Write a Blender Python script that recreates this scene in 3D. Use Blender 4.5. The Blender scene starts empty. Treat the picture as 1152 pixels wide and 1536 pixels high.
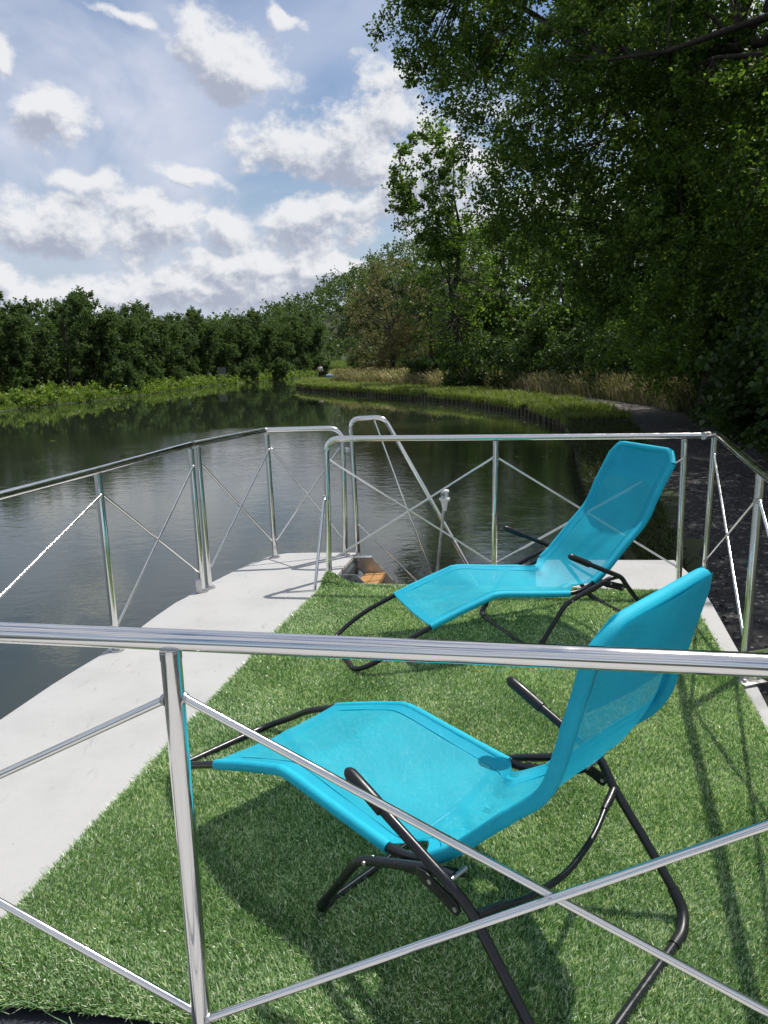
import bpy, bmesh, math, random
import numpy as np
from mathutils import Vector, Matrix

R_ = math.radians
sc = bpy.context.scene
col = sc.collection

# ------------------------------------------------------------------ camera
CAM_H = 1.537
pitch, roll = R_(11.73), R_(-1.23)
cd = bpy.data.cameras.new('camera'); cam = bpy.data.objects.new('camera', cd); col.objects.link(cam)
fwd = Vector((0, math.cos(pitch), -math.sin(pitch))); up0 = Vector((0, math.sin(pitch), math.cos(pitch))); ri0 = Vector((1, 0, 0))
ri = math.cos(roll)*ri0 + math.sin(roll)*up0; up = -math.sin(roll)*ri0 + math.cos(roll)*up0
cam.matrix_world = Matrix(((ri.x, up.x, -fwd.x, 0), (ri.y, up.y, -fwd.y, 0), (ri.z, up.z, -fwd.z, CAM_H), (0, 0, 0, 1)))
cd.sensor_fit = 'VERTICAL'; cd.sensor_height = 36; cd.lens = 36*1100/1536
cd.clip_start = .05; cd.clip_end = 2000
sc.camera = cam

# ------------------------------------------------------------------ exposure
sc.view_settings.view_transform = 'Standard'; sc.view_settings.look = 'None'
sc.view_settings.exposure = 0.13; sc.view_settings.gamma = 1; sc.view_settings.use_curve_mapping = False
sc.cycles.max_bounces = 10; sc.cycles.transparent_max_bounces = 16; sc.cycles.diffuse_bounces = 3

# ------------------------------------------------------------------ sun
SUN = Vector((.434, .367, 1.0)).normalized()
SUN_AZ = math.atan2(.434, .367); SUN_EL = math.asin(SUN.z)
sd = bpy.data.lights.new('sun', 'SUN'); sd.energy = 4.5; sd.angle = R_(.55); sd.color = (1, .955, .89)
sun = bpy.data.objects.new('sun', sd); col.objects.link(sun)
sun.rotation_euler = (-SUN).to_track_quat('-Z', 'Y').to_euler(); sun.location = (10, 8, 30)

# ------------------------------------------------------------------ node helper
class NT:
    def __init__(s, tree): s.t = tree; s.n = tree.nodes; s.l = tree.links
    def new(s, typ, **kw):
        n = s.n.new(typ)
        for k, v in kw.items():
            if k == 'ins':
                for i, val in v.items():
                    if hasattr(val, 'is_linked') or isinstance(val, bpy.types.NodeSocket): s.l.new(val, n.inputs[i])
                    else: n.inputs[i].default_value = val
            else: setattr(n, k, v)
        return n
    def math(s, op, a, b=None, c=None, clamp=False):
        n = s.n.new('ShaderNodeMath'); n.operation = op; n.use_clamp = clamp
        for i, v in enumerate((a, b, c)):
            if v is None: continue
            if isinstance(v, bpy.types.NodeSocket): s.l.new(v, n.inputs[i])
            else: n.inputs[i].default_value = v
        return n.outputs[0]
    def noise(s, vec, scale, detail=4, rough=.55, dist=0, out='Fac'):
        n = s.new('ShaderNodeTexNoise'); n.inputs['Scale'].default_value = scale; n.inputs['Detail'].default_value = detail
        n.inputs['Roughness'].default_value = rough; n.inputs['Distortion'].default_value = dist
        if vec is not None: s.l.new(vec, n.inputs['Vector'])
        return n.outputs[out]
    def smooth(s, v, a, b, lo=0., hi=1.):
        n = s.new('ShaderNodeMapRange', interpolation_type='SMOOTHSTEP'); s.l.new(v, n.inputs[0])
        for i, x in zip((1, 2, 3, 4), (a, b, lo, hi)): n.inputs[i].default_value = x
        return n.outputs[0]
    def mix(s, f, a, b):
        n = s.new('ShaderNodeMix', data_type='RGBA')
        for i, v in ((0, f), (6, a), (7, b)):
            if isinstance(v, bpy.types.NodeSocket): s.l.new(v, n.inputs[i])
            else: n.inputs[i].default_value = v
        return n.outputs[2]

# ------------------------------------------------------------------ sky
world = bpy.data.worlds.new('World'); sc.world = world; world.use_nodes = True
W = NT(world.node_tree); W.n.clear()
SKY_STRENGTH = .1
BLOBS = [(-10.5, 20.0, 4.6, 2.1, -25), (-6.0, 15.0, 5.2, 2.1, 0), (-.7, 16.0, 5.6, 3.6, 15), (-16.6, 9.3, 4.1, 2.4, 0),
 (-22.4, 9.6, 4.8, 2.0, -8), (-10.6, 9.1, 2.7, 1.9, 0), (-3.3, 10.1, 5.2, 2.4, 6), (-22.9, 15.7, 3.0, 1.6, 0), (-20.3, 12.2, 3.2, 1.0, -20),
 (-13.2, 5.4, 15, 1.7, 0), (-11, 6.9, 4.8, 1.1, 0), (-23, 4.6, 6, 1.6, 0), (-14, 12.5, 3.4, .8, -10), (-25.6, 18.7, 1.5, 1.6, 0), (-6.1, 21.7, 1.5, .6, -20),
 (-16.8, 21.4, 3.2, .6, -15), (-26.8, 5.7, 1.6, 1.7, 0), (4.6, 13.0, 5, 3.6, 0), (-3.4, 6.6, 5, 1.1, 0), (14, 9, 9, 3, 0), (22, 18, 7, 4, 0), (-38, 12, 8, 3, 0), (34, 10, 8, 4, 0)]
def cloud_group():
    g = bpy.data.node_groups.new('cloud_density', 'ShaderNodeTree')
    g.interface.new_socket('Vector', in_out='INPUT', socket_type='NodeSocketVector')
    g.interface.new_socket('Density', in_out='OUTPUT', socket_type='NodeSocketFloat')
    G = NT(g); gi = g.nodes.new('NodeGroupInput'); go = g.nodes.new('NodeGroupOutput')
    v = gi.outputs[0]
    # domain warp
    nz = G.new('ShaderNodeTexNoise'); nz.inputs['Scale'].default_value = 9; nz.inputs['Detail'].default_value = 3; G.l.new(v, nz.inputs['Vector'])
    sub = G.new('ShaderNodeVectorMath', operation='SUBTRACT'); G.l.new(nz.outputs['Color'], sub.inputs[0]); sub.inputs[1].default_value = (.5, .5, .5)
    scl = G.new('ShaderNodeVectorMath', operation='SCALE'); G.l.new(sub.outputs[0], scl.inputs[0]); scl.inputs['Scale'].default_value = .095
    add = G.new('ShaderNodeVectorMath', operation='ADD'); G.l.new(v, add.inputs[0]); G.l.new(scl.outputs[0], add.inputs[1])
    nrm = G.new('ShaderNodeVectorMath', operation='NORMALIZE'); G.l.new(add.outputs[0], nrm.inputs[0])
    sp = G.new('ShaderNodeSeparateXYZ'); G.l.new(nrm.outputs[0], sp.inputs[0])
    az = G.math('MULTIPLY', G.math('ARCTAN2', sp.outputs[0], sp.outputs[1]), 57.2958)
    el = G.math('MULTIPLY', G.math('ARCSINE', sp.outputs[2]), 57.2958)
    best = None
    for a0, e0, ra, re, rot in BLOBS:
        c, s_ = math.cos(R_(rot)), math.sin(R_(rot))
        da = G.math('SUBTRACT', az, a0); de = G.math('SUBTRACT', el, e0)
        if rot:
            u = G.math('ADD', G.math('MULTIPLY', da, c/ra), G.math('MULTIPLY', de, s_/ra))
            w = G.math('ADD', G.math('MULTIPLY', da, -s_/re), G.math('MULTIPLY', de, c/re))
        else:
            u = G.math('MULTIPLY', da, .88/ra); w = G.math('MULTIPLY', de, .88/re)
        d = G.math('SUBTRACT', 1., G.math('SQRT', G.math('ADD', G.math('MULTIPLY', u, u), G.math('MULTIPLY', w, w))))
        best = d if best is None else G.math('SMOOTH_MAX', best, d, .15)
    # clouds over the rest of the sky
    mp = G.new('ShaderNodeMapping'); G.l.new(v, mp.inputs['Vector']); mp.inputs['Scale'].default_value = (1, 1, 2.6); mp.inputs['Location'].default_value = (3.3, 1.7, .4)
    big = G.noise(mp.outputs[0], 2.6, 2)
    out = G.smooth(G.math('ABSOLUTE', G.math('ADD', az, 2.)), 26, 42)
    hi = G.smooth(el, 24, 34); rest = G.math('MAXIMUM', out, hi)
    gen = G.math('SUBTRACT', G.math('MULTIPLY', G.math('SUBTRACT', big, .47), 6.), G.math('MULTIPLY', G.math('SUBTRACT', 1., rest), 3.))
    best = G.math('MAXIMUM', best, gen)
    mp2 = G.new('ShaderNodeMapping'); G.l.new(v, mp2.inputs['Vector']); mp2.inputs['Scale'].default_value = (1, 1, 1.35)
    f1 = G.noise(mp2.outputs[0], 22, 10, .66)
    f2 = G.noise(mp2.outputs[0], 9, 3, .5)
    dens = G.math('ADD', best, G.math('MULTIPLY', G.math('SUBTRACT', f1, .5), 1.9))
    dens = G.math('ADD', dens, G.math('MULTIPLY', G.math('SUBTRACT', f2, .5), 1.5))
    G.l.new(dens, go.inputs[0]); return g
cg = cloud_group()
tc = W.new('ShaderNodeTexCoord')
sky = W.new('ShaderNodeTexSky', sky_type='NISHITA'); sky.sun_disc = False; sky.sun_elevation = SUN_EL; sky.sun_rotation = SUN_AZ
sky.air_density = 1.2; sky.dust_density = 1.2; sky.ozone_density = 1.6; sky.altitude = 50
c0 = W.new('ShaderNodeGroup'); c0.node_tree = cg; W.l.new(tc.outputs['Generated'], c0.inputs[0])
off = W.new('ShaderNodeVectorMath', operation='ADD'); W.l.new(tc.outputs['Generated'], off.inputs[0]); off.inputs[1].default_value = (.012, .0, .020)
c1 = W.new('ShaderNodeGroup'); c1.node_tree = cg; W.l.new(off.outputs[0], c1.inputs[0])
mask = W.smooth(c0.outputs[0], -.10, .46)
# lit rims towards the sun, grey bodies: the density met on the way to the sun
off2 = W.new('ShaderNodeVectorMath', operation='ADD'); W.l.new(tc.outputs['Generated'], off2.inputs[0]); off2.inputs[1].default_value = (.003, .0, .006)
c2 = W.new('ShaderNodeGroup'); c2.node_tree = cg; W.l.new(off2.outputs[0], c2.inputs[0])
th_ = W.math('ADD', W.math('MULTIPLY', c1.outputs[0], .55), W.math('MULTIPLY', W.math('SUBTRACT', c1.outputs[0], c0.outputs[0]), .5))
th_ = W.math('ADD', th_, W.math('MULTIPLY', W.math('SUBTRACT', c2.outputs[0], c0.outputs[0]), .9))
th_ = W.math('ADD', th_, W.math('MULTIPLY', W.math('SUBTRACT', W.noise(tc.outputs['Generated'], 34, 7, .62, .4), .5), 1.5))
shade = W.smooth(th_, -.35, .95)
ccol = W.mix(shade, (7.8, 7.9, 8.1, 1), (3.8, 4.15, 5.1, 1))
# thin high veil
mp = W.new('ShaderNodeMapping'); W.l.new(tc.outputs['Generated'], mp.inputs['Vector']); mp.inputs['Scale'].default_value = (1.6, 1, 2.2); mp.inputs['Rotation'].default_value = (0, .5, .2)
veil = W.smooth(W.noise(mp.outputs[0], 2.3, 6, .5, .6), .36, .66, .0, .55)
vn = W.new('ShaderNodeVectorMath', operation='DOT_PRODUCT'); W.l.new(tc.outputs['Generated'], vn.inputs[0]); vn.inputs[1].default_value = Vector((-.36, .90, .25)).normalized()
veil = W.math('ADD', veil, W.math('MULTIPLY', W.smooth(vn.outputs['Value'], .975, .999), W.smooth(W.noise(mp.outputs[0], 3.1, 7, .55, .8), .25, .7, .1, .75)), clamp=True)
sp = W.new('ShaderNodeSeparateXYZ'); W.l.new(tc.outputs['Generated'], sp.inputs[0])
skyc = W.mix(1., sky.outputs[0], sky.outputs[0])
hsv = W.new('ShaderNodeHueSaturation'); W.l.new(sky.outputs[0], hsv.inputs['Color']); hsv.inputs['Saturation'].default_value = 1.22; hsv.inputs['Value'].default_value = .9; hsv.inputs['Hue'].default_value = .504
low = W.smooth(sp.outputs[2], .0, .22, .75, 0.)
base = W.mix(low, hsv.outputs[0], (4.6, 5.4, 7.2, 1))
base = W.mix(veil, base, (5.9, 6.3, 7.5, 1))
final = W.mix(W.math('MULTIPLY', mask, .96), base, ccol)
bg = W.new('ShaderNodeBackground'); W.l.new(final, bg.inputs[0]); bg.inputs[1].default_value = SKY_STRENGTH
wo = W.new('ShaderNodeOutputWorld'); W.l.new(bg.outputs[0], wo.inputs[0])

# ------------------------------------------------------------------ materials
def mat(name):
    m = bpy.data.materials.new(name); m.use_nodes = True; n = NT(m.node_tree)
    b = m.node_tree.nodes['Principled BSDF']; return m, n, b
def setp(b, **kw):
    for k, v in kw.items(): b.inputs[k.replace('_', ' ')].default_value = v
def bump(n, b, h, strength=.3, dist=.01):
    bn = n.new('ShaderNodeBump'); bn.inputs['Strength'].default_value = strength; bn.inputs['Distance'].default_value = dist
    n.l.new(h, bn.inputs['Height']); n.l.new(bn.outputs[0], b.inputs['Normal']); return bn
def objco(n): return n.new('ShaderNodeTexCoord').outputs['Object']
def geopos(n): return n.new('ShaderNodeNewGeometry').outputs['Position']

def m_steel(name, base, rough):
    m, n, b = mat(name); p = geopos(n)
    setp(b, Metallic=1.0, Base_Color=(*base, 1))
    r = n.smooth(n.noise(p, 18, 5, .6), .3, .75, rough*.7, rough*1.9); n.l.new(r, b.inputs['Roughness'])
    return m
M_STEEL = m_steel('polished_steel', (.80, .79, .77), .10)
M_BRUSH = m_steel('brushed_steel', (.52, .52, .52), .33)

m, n, b = mat('white_deck_paint'); p = geopos(n)
d1 = n.smooth(n.noise(p, 2.1, 6, .62), .42, .72); d2 = n.smooth(n.noise(p, 26, 5, .65), .6, .74); d3 = n.smooth(n.noise(p, 7, 8, .7, .6), .60, .70)
c = n.mix(n.math('MULTIPLY', d1, .6), (.43, .43, .425, 1), (.35, .35, .345, 1))
c = n.mix(n.math('MULTIPLY', d2, .5), c, (.30, .29, .27, 1)); c = n.mix(n.math('MULTIPLY', d3, .4), c, (.36, .35, .33, 1))
mps_ = n.new('ShaderNodeMapping'); n.l.new(p, mps_.inputs[0]); mps_.inputs['Scale'].default_value = (5, 1.4, 1); mps_.inputs['Rotation'].default_value = (0, 0, -.22)
c = n.mix(n.math('MULTIPLY', n.smooth(n.noise(mps_.outputs[0], 4.5, 8, .7, .5), .57, .70), .45), c, (.24, .235, .22, 1))
c = n.mix(n.math('MULTIPLY', n.smooth(n.noise(p, 55, 4, .7), .66, .72), .7), c, (.20, .17, .13, 1))
sv = n.new('ShaderNodeTexVoronoi', feature='F1'); sv.inputs['Scale'].default_value = 9; n.l.new(p, sv.inputs['Vector'])
sp_ = n.math('LESS_THAN', sv.outputs['Distance'], .035); c = n.mix(n.math('MULTIPLY', sp_, .8), c, (.12, .10, .08, 1))
n.l.new(c, b.inputs['Base Color']); setp(b, Roughness=.55); bump(n, b, n.noise(p, 38, 6, .6), .22, .004); M_DECK = m

m, n, b = mat('hull_paint'); setp(b, Base_Color=(.05, .07, .08, 1), Roughness=.4); bump(n, b, n.noise(geopos(n), 6, 4), .2, .01); M_HULL = m
m, n, b = mat('dark_rubber'); p = geopos(n); n.l.new(n.mix(n.noise(p, 12, 5), (.018, .022, .032, 1), (.035, .04, .05, 1)), b.inputs['Base Color']); setp(b, Roughness=.65); bump(n, b, n.noise(p, 60, 3), .3, .003); M_RUB = m

def m_black(name, c, rough):
    m, n, b = mat(name); p = objco(n)
    n.l.new(n.mix(n.smooth(n.noise(p, 30, 5), .5, .75), (*c, 1), (c[0]*1.4, c[1]*1.4, c[2]*1.4, 1)), b.inputs['Base Color'])
    n.l.new(n.smooth(n.noise(p, 45, 4), .3, .7, rough*.8, rough*1.35), b.inputs['Roughness']); bump(n, b, n.noise(p, 420, 2), .08, .001); return m
M_BLACK = m_black('black_powder_coat', (.008, .010, .013), .27)
M_GRIP = m_black('black_plastic', (.009, .010, .012), .33)

def m_fabric(name, trans):
    m, n, b = mat(name); nt = m.node_tree; p = objco(n)
    a = n.new('ShaderNodeTexWave', wave_type='BANDS', bands_direction='X'); a.inputs['Scale'].default_value = 95; n.l.new(p, a.inputs['Vector'])
    a2 = n.new('ShaderNodeTexWave', wave_type='BANDS', bands_direction='Y'); a2.inputs['Scale'].default_value = 120; n.l.new(p, a2.inputs['Vector'])
    wv = n.math('MULTIPLY', a.outputs['Fac'], a2.outputs['Fac'])
    cr = n.noise(p, 5, 4, .6)
    fl = n.noise(p, 60, 3, .6)
    cc = n.mix(n.smooth(cr, .35, .7), (.008, .48, .66, 1), (.012, .56, .74, 1)); cc = n.mix(n.math('MULTIPLY', n.math('SUBTRACT', 1., wv), .16), cc, (.004, .30, .42, 1))
    cc = n.mix(n.math('MULTIPLY', n.smooth(fl, .55, .8), .35), cc, (.10, .66, .80, 1))
    n.l.new(cc, b.inputs['Base Color']); setp(b, Roughness=.62); b.inputs['Specular IOR Level'].default_value = .35
    h = n.math('ADD', n.math('MULTIPLY', wv, .12), n.math('MULTIPLY', n.noise(p, 9, 5, .6), 1.0)); bump(n, b, h, .45, .008)
    tr = n.new('ShaderNodeBsdfTranslucent'); tr.inputs[0].default_value = (.004, .55, .78, 1)
    tp = n.new('ShaderNodeBsdfTransparent')
    m1 = n.new('ShaderNodeMixShader'); m1.inputs[0].default_value = .22 if trans else .12; n.l.new(b.outputs[0], m1.inputs[1]); n.l.new(tr.outputs[0], m1.inputs[2])
    m2 = n.new('ShaderNodeMixShader'); m2.inputs[0].default_value = trans; n.l.new(m1.outputs[0], m2.inputs[1]); n.l.new(tp.outputs[0], m2.inputs[2])
    n.l.new(m2.outputs[0], nt.nodes['Material Output'].inputs[0]); return m
M_SLING = m_fabric('turquoise_mesh_fabric', .17)
M_HEM = m_fabric('turquoise_double_fabric', .0)

def m_leaf(name, cols, transl=.35, rough=.5, tcol=1.6, spec=.35, island=True, nscale=.55):
    m, n, b = mat(name); nt = m.node_tree
    g = n.new('ShaderNodeNewGeometry'); rp = n.new('ShaderNodeValToRGB'); el = rp.color_ramp.elements
    while len(el) < len(cols): el.new(.5)
    for i, (pos, cc) in enumerate(cols): el[i].position = pos; el[i].color = (*cc, 1)
    nz = n.noise(g.outputs['Position'], nscale, 3, .6)
    f = n.math('ADD', n.math('MULTIPLY', g.outputs['Random Per Island'], .62), n.math('MULTIPLY', nz, .42), clamp=True)
    n.l.new(f, rp.inputs[0]); n.l.new(rp.outputs[0], b.inputs['Base Color']); setp(b, Roughness=rough); b.inputs['Specular IOR Level'].default_value = spec
    tr = n.new('ShaderNodeBsdfTranslucent')
    tm = n.new('ShaderNodeMix', data_type='RGBA', blend_type='MULTIPLY'); tm.inputs[0].default_value = 1
    n.l.new(rp.outputs[0], tm.inputs[6]); tm.inputs[7].default_value = (tcol*1.15, tcol*1.25, tcol*.5, 1); n.l.new(tm.outputs[2], tr.inputs[0])
    ms = n.new('ShaderNodeMixShader'); ms.inputs[0].default_value = transl; n.l.new(b.outputs[0], ms.inputs[1]); n.l.new(tr.outputs[0], ms.inputs[2])
    n.l.new(ms.outputs[0], nt.nodes['Material Output'].inputs[0]); return m
M_OAK = m_leaf('oak_leaf', [(.1, (.034, .066, .018)), (.55, (.062, .112, .027)), (.85, (.17, .24, .055))], .45, spec=.2, nscale=.9)
M_LEFT = m_leaf('bank_tree_leaf', [(.1, (.034, .06, .026)), (.55, (.06, .095, .040)), (.95, (.12, .165, .07))], .36, spec=.12)
M_SHRUB = m_leaf('shrub_leaf', [(.1, (.024, .048, .014)), (.6, (.05, .09, .025)), (.95, (.10, .15, .045))], .36)
M_WILLOW = m_leaf('olive_leaf', [(.1, (.075, .08, .035)), (.5, (.14, .13, .06)), (.9, (.22, .19, .10))], .3)
M_LIME = m_leaf('light_leaf', [(.1, (.05, .09, .022)), (.5, (.09, .15, .035)), (.85, (.22, .30, .07))], .5, spec=.25, nscale=1.1)
M_WEED = m_leaf('weed_leaf', [(.05, (.07, .12, .025)), (.5, (.13, .20, .04)), (.95, (.25, .30, .08))], .35)
M_DRY = m_leaf('dry_grass', [(.15, (.10, .13, .035)), (.42, (.17, .17, .06)), (.58, (.36, .30, .17)), (.85, (.60, .50, .35))], .16)
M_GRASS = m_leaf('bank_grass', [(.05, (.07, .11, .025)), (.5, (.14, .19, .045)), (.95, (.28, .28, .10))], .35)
M_SHADE_GRASS = m_leaf('shade_toned_grass', [(.05, (.02, .035, .010)), (.5, (.04, .06, .018)), (.95, (.09, .10, .04))], .25)  # bank grass with the canopy shade put into its colour
M_TURF = m_leaf('turf_blade', [(.18, (.045, .11, .04)), (.34, (.11, .25, .085)), (.53, (.24, .43, .165)), (.65, (.42, .58, .32)), (.745, (.92, .95, .80))], .28, .28, 1.05, .9, True, 2.6)  # palest blades put white sparkle into the turf colour
M_REED = m_leaf('reed_leaf', [(.05, (.07, .11, .03)), (.6, (.12, .17, .05)), (.95, (.2, .22, .09))], .35)

m, n, b = mat('bark'); p = geopos(n); mp = n.new('ShaderNodeMapping'); n.l.new(p, mp.inputs[0]); mp.inputs['Scale'].default_value = (9, 9, 2)
h = n.noise(mp.outputs[0], 2.5, 8, .65); n.l.new(n.mix(h, (.02, .017, .013, 1), (.075, .065, .05, 1)), b.inputs['Base Color']); setp(b, Roughness=.9); bump(n, b, h, .8, .04); M_BARK = m
m, n, b = mat('pale_dead_wood'); setp(b, Base_Color=(.55, .53, .48, 1), Roughness=.8); M_PALE = m
m, n, b = mat('piling_timber'); p = geopos(n); h = n.noise(p, 7, 6, .65); n.l.new(n.mix(h, (.04, .034, .026, 1), (.17, .145, .105, 1)), b.inputs['Base Color']); setp(b, Roughness=.9); bump(n, b, h, .6, .03); M_PILE = m
m, n, b = mat('step_timber'); p = objco(n); mp = n.new('ShaderNodeMapping'); n.l.new(p, mp.inputs[0]); mp.inputs['Scale'].default_value = (28, 3, 20)
h = n.noise(mp.outputs[0], 2, 6, .6, .5); n.l.new(n.mix(h, (.30, .145, .045, 1), (.55, .31, .11, 1)), b.inputs['Base Color']); setp(b, Roughness=.45); bump(n, b, h, .25, .004); M_WOOD = m
m, n, b = mat('white_plastic'); setp(b, Base_Color=(.72, .73, .72, 1), Roughness=.35); M_WPL = m
m, n, b = mat('lamp_glass'); setp(b, Base_Color=(.9, .93, .95, 1), Roughness=.12, Transmission_Weight=.85); M_LENS = m
m, n, b = mat('turf_backing'); p = geopos(n); n.l.new(n.mix(n.noise(p, 60, 3), (.04, .075, .025, 1), (.07, .11, .035, 1)), b.inputs['Base Color']); setp(b, Roughness=.95); M_BACK = m

m, n, b = mat('ground_soil'); p = geopos(n); g1 = n.noise(p, .5, 6, .6); g2 = n.noise(p, 9, 5, .65)
c = n.mix(n.smooth(g1, .4, .6), (.035, .055, .018, 1), (.06, .07, .028, 1)); c = n.mix(n.math('MULTIPLY', n.smooth(g2, .5, .7), .6), c, (.05, .04, .026, 1))
n.l.new(c, b.inputs['Base Color']); setp(b, Roughness=.95); bump(n, b, g2, .7, .06); M_GROUND = m
m, n, b = mat('path_gravel'); p = geopos(n); v = n.new('ShaderNodeTexVoronoi'); v.inputs['Scale'].default_value = 34; n.l.new(p, v.inputs['Vector'])
vs = n.new('ShaderNodeSeparateXYZ'); n.l.new(v.outputs['Color'], vs.inputs[0])
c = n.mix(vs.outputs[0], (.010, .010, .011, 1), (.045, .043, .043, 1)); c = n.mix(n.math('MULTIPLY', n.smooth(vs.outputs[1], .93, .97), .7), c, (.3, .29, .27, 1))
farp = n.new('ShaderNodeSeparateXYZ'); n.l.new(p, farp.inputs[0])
c = n.mix(n.smooth(n.math('ADD', farp.outputs[1], n.math('MULTIPLY', n.noise(p, 1.2, 4), 6)), 28, 36), c, n.mix(vs.outputs[0], (.13, .115, .095, 1), (.26, .235, .20, 1)))  # sunlit far stretch painted into the gravel as a paler tone
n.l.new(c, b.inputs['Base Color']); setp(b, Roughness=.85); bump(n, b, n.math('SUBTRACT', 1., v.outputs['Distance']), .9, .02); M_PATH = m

m, n, b = mat('river_water'); p = geopos(n)
setp(b, Base_Color=(.022, .030, .018, 1), Roughness=.025, IOR=1.58); b.inputs['Specular IOR Level'].default_value = .5
mp = n.new('ShaderNodeMapping'); n.l.new(p, mp.inputs[0]); mp.inputs['Scale'].default_value = (1, 1.35, 1); mp.inputs['Rotation'].default_value = (0, 0, .25)
w1 = n.noise(mp.outputs[0], 2.4, 3, .55, .4); w2 = n.noise(mp.outputs[0], 8.5, 3, .6, .3)
patch = n.smooth(n.noise(p, .11, 3, .5, .3), .36, .62, .45, 1.)
sx = n.new('ShaderNodeSeparateXYZ'); n.l.new(p, sx.inputs[0])
near = n.smooth(n.math('ADD', n.math('SUBTRACT', sx.outputs[1], n.math('MULTIPLY', sx.outputs[0], .17)), n.math('MULTIPLY', n.noise(p, .25, 4), 5)), 31, 34, 1., .085)
mps = n.new('ShaderNodeMapping'); n.l.new(p, mps.inputs[0]); mps.inputs['Scale'].default_value = (.05, .22, 1)
streak = n.smooth(n.noise(mps.outputs[0], 1., 2, .5), .60, .70, 0, .8)
amp = n.math('MAXIMUM', n.math('MULTIPLY', patch, near), n.math('MULTIPLY', streak, n.smooth(sx.outputs[1], 28, 40, 0, .7)))
hh = n.math('MULTIPLY', n.math('ADD', w1, n.math('MULTIPLY', w2, .42)), amp); bump(n, b, hh, 1., .0070); M_WATER = m

m, n, b = mat('white_shirt'); setp(b, Base_Color=(.7, .7, .68, 1), Roughness=.8); M_SHIRT = m
m, n, b = mat('dark_cloth'); setp(b, Base_Color=(.02, .022, .03, 1), Roughness=.85); M_CLOTH = m
m, n, b = mat('skin'); setp(b, Base_Color=(.45, .26, .18, 1), Roughness=.6); M_SKIN = m
m, n, b = mat('blue_canvas'); setp(b, Base_Color=(.03, .13, .42, 1), Roughness=.7); M_BLUE = m
m, n, b = mat('grey_paint'); n.l.new(n.mix(n.noise(objco(n), 5, 5), (.10, .11, .11, 1), (.16, .17, .16, 1)), b.inputs['Base Color']); setp(b, Roughness=.7); M_GREY = m

# ------------------------------------------------------------------ object helpers
def link(name, me, m=None, parent=None, smooth=False):
    if m is not None and len(me.materials) == 0: me.materials.append(m)
    if smooth: me.polygons.foreach_set('use_smooth', [True]*len(me.polygons))
    o = bpy.data.objects.new(name, me); col.objects.link(o)
    if parent is not None: o.parent = parent
    return o
def thing(name, label, cat, loc=(0, 0, 0), rz=0, group=None):
    o = bpy.data.objects.new(name, None); col.objects.link(o); o.location = loc; o.rotation_euler = (0, 0, rz); o.empty_display_size = .2
    return tag(o, label, cat, group)
def tag(o, label=None, cat=None, group=None, kind=None):
    if label: o['label'] = label
    if cat: o['category'] = cat
    if group: o['group'] = group
    if kind: o['kind'] = kind
    return o
def mesh_np(name, V, F):
    me = bpy.data.meshes.new(name); V = np.asarray(V, np.float32); F = np.asarray(F, np.int32); k = F.shape[1]; nf = len(F)
    me.vertices.add(len(V)); me.vertices.foreach_set('co', V.ravel()); me.loops.add(nf*k); me.loops.foreach_set('vertex_index', F.ravel())
    me.polygons.add(nf); me.polygons.foreach_set('loop_start', np.arange(0, nf*k, k, dtype=np.int32)); me.polygons.foreach_set('loop_total', np.full(nf, k, np.int32))
    me.update(calc_edges=True); return me
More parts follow.
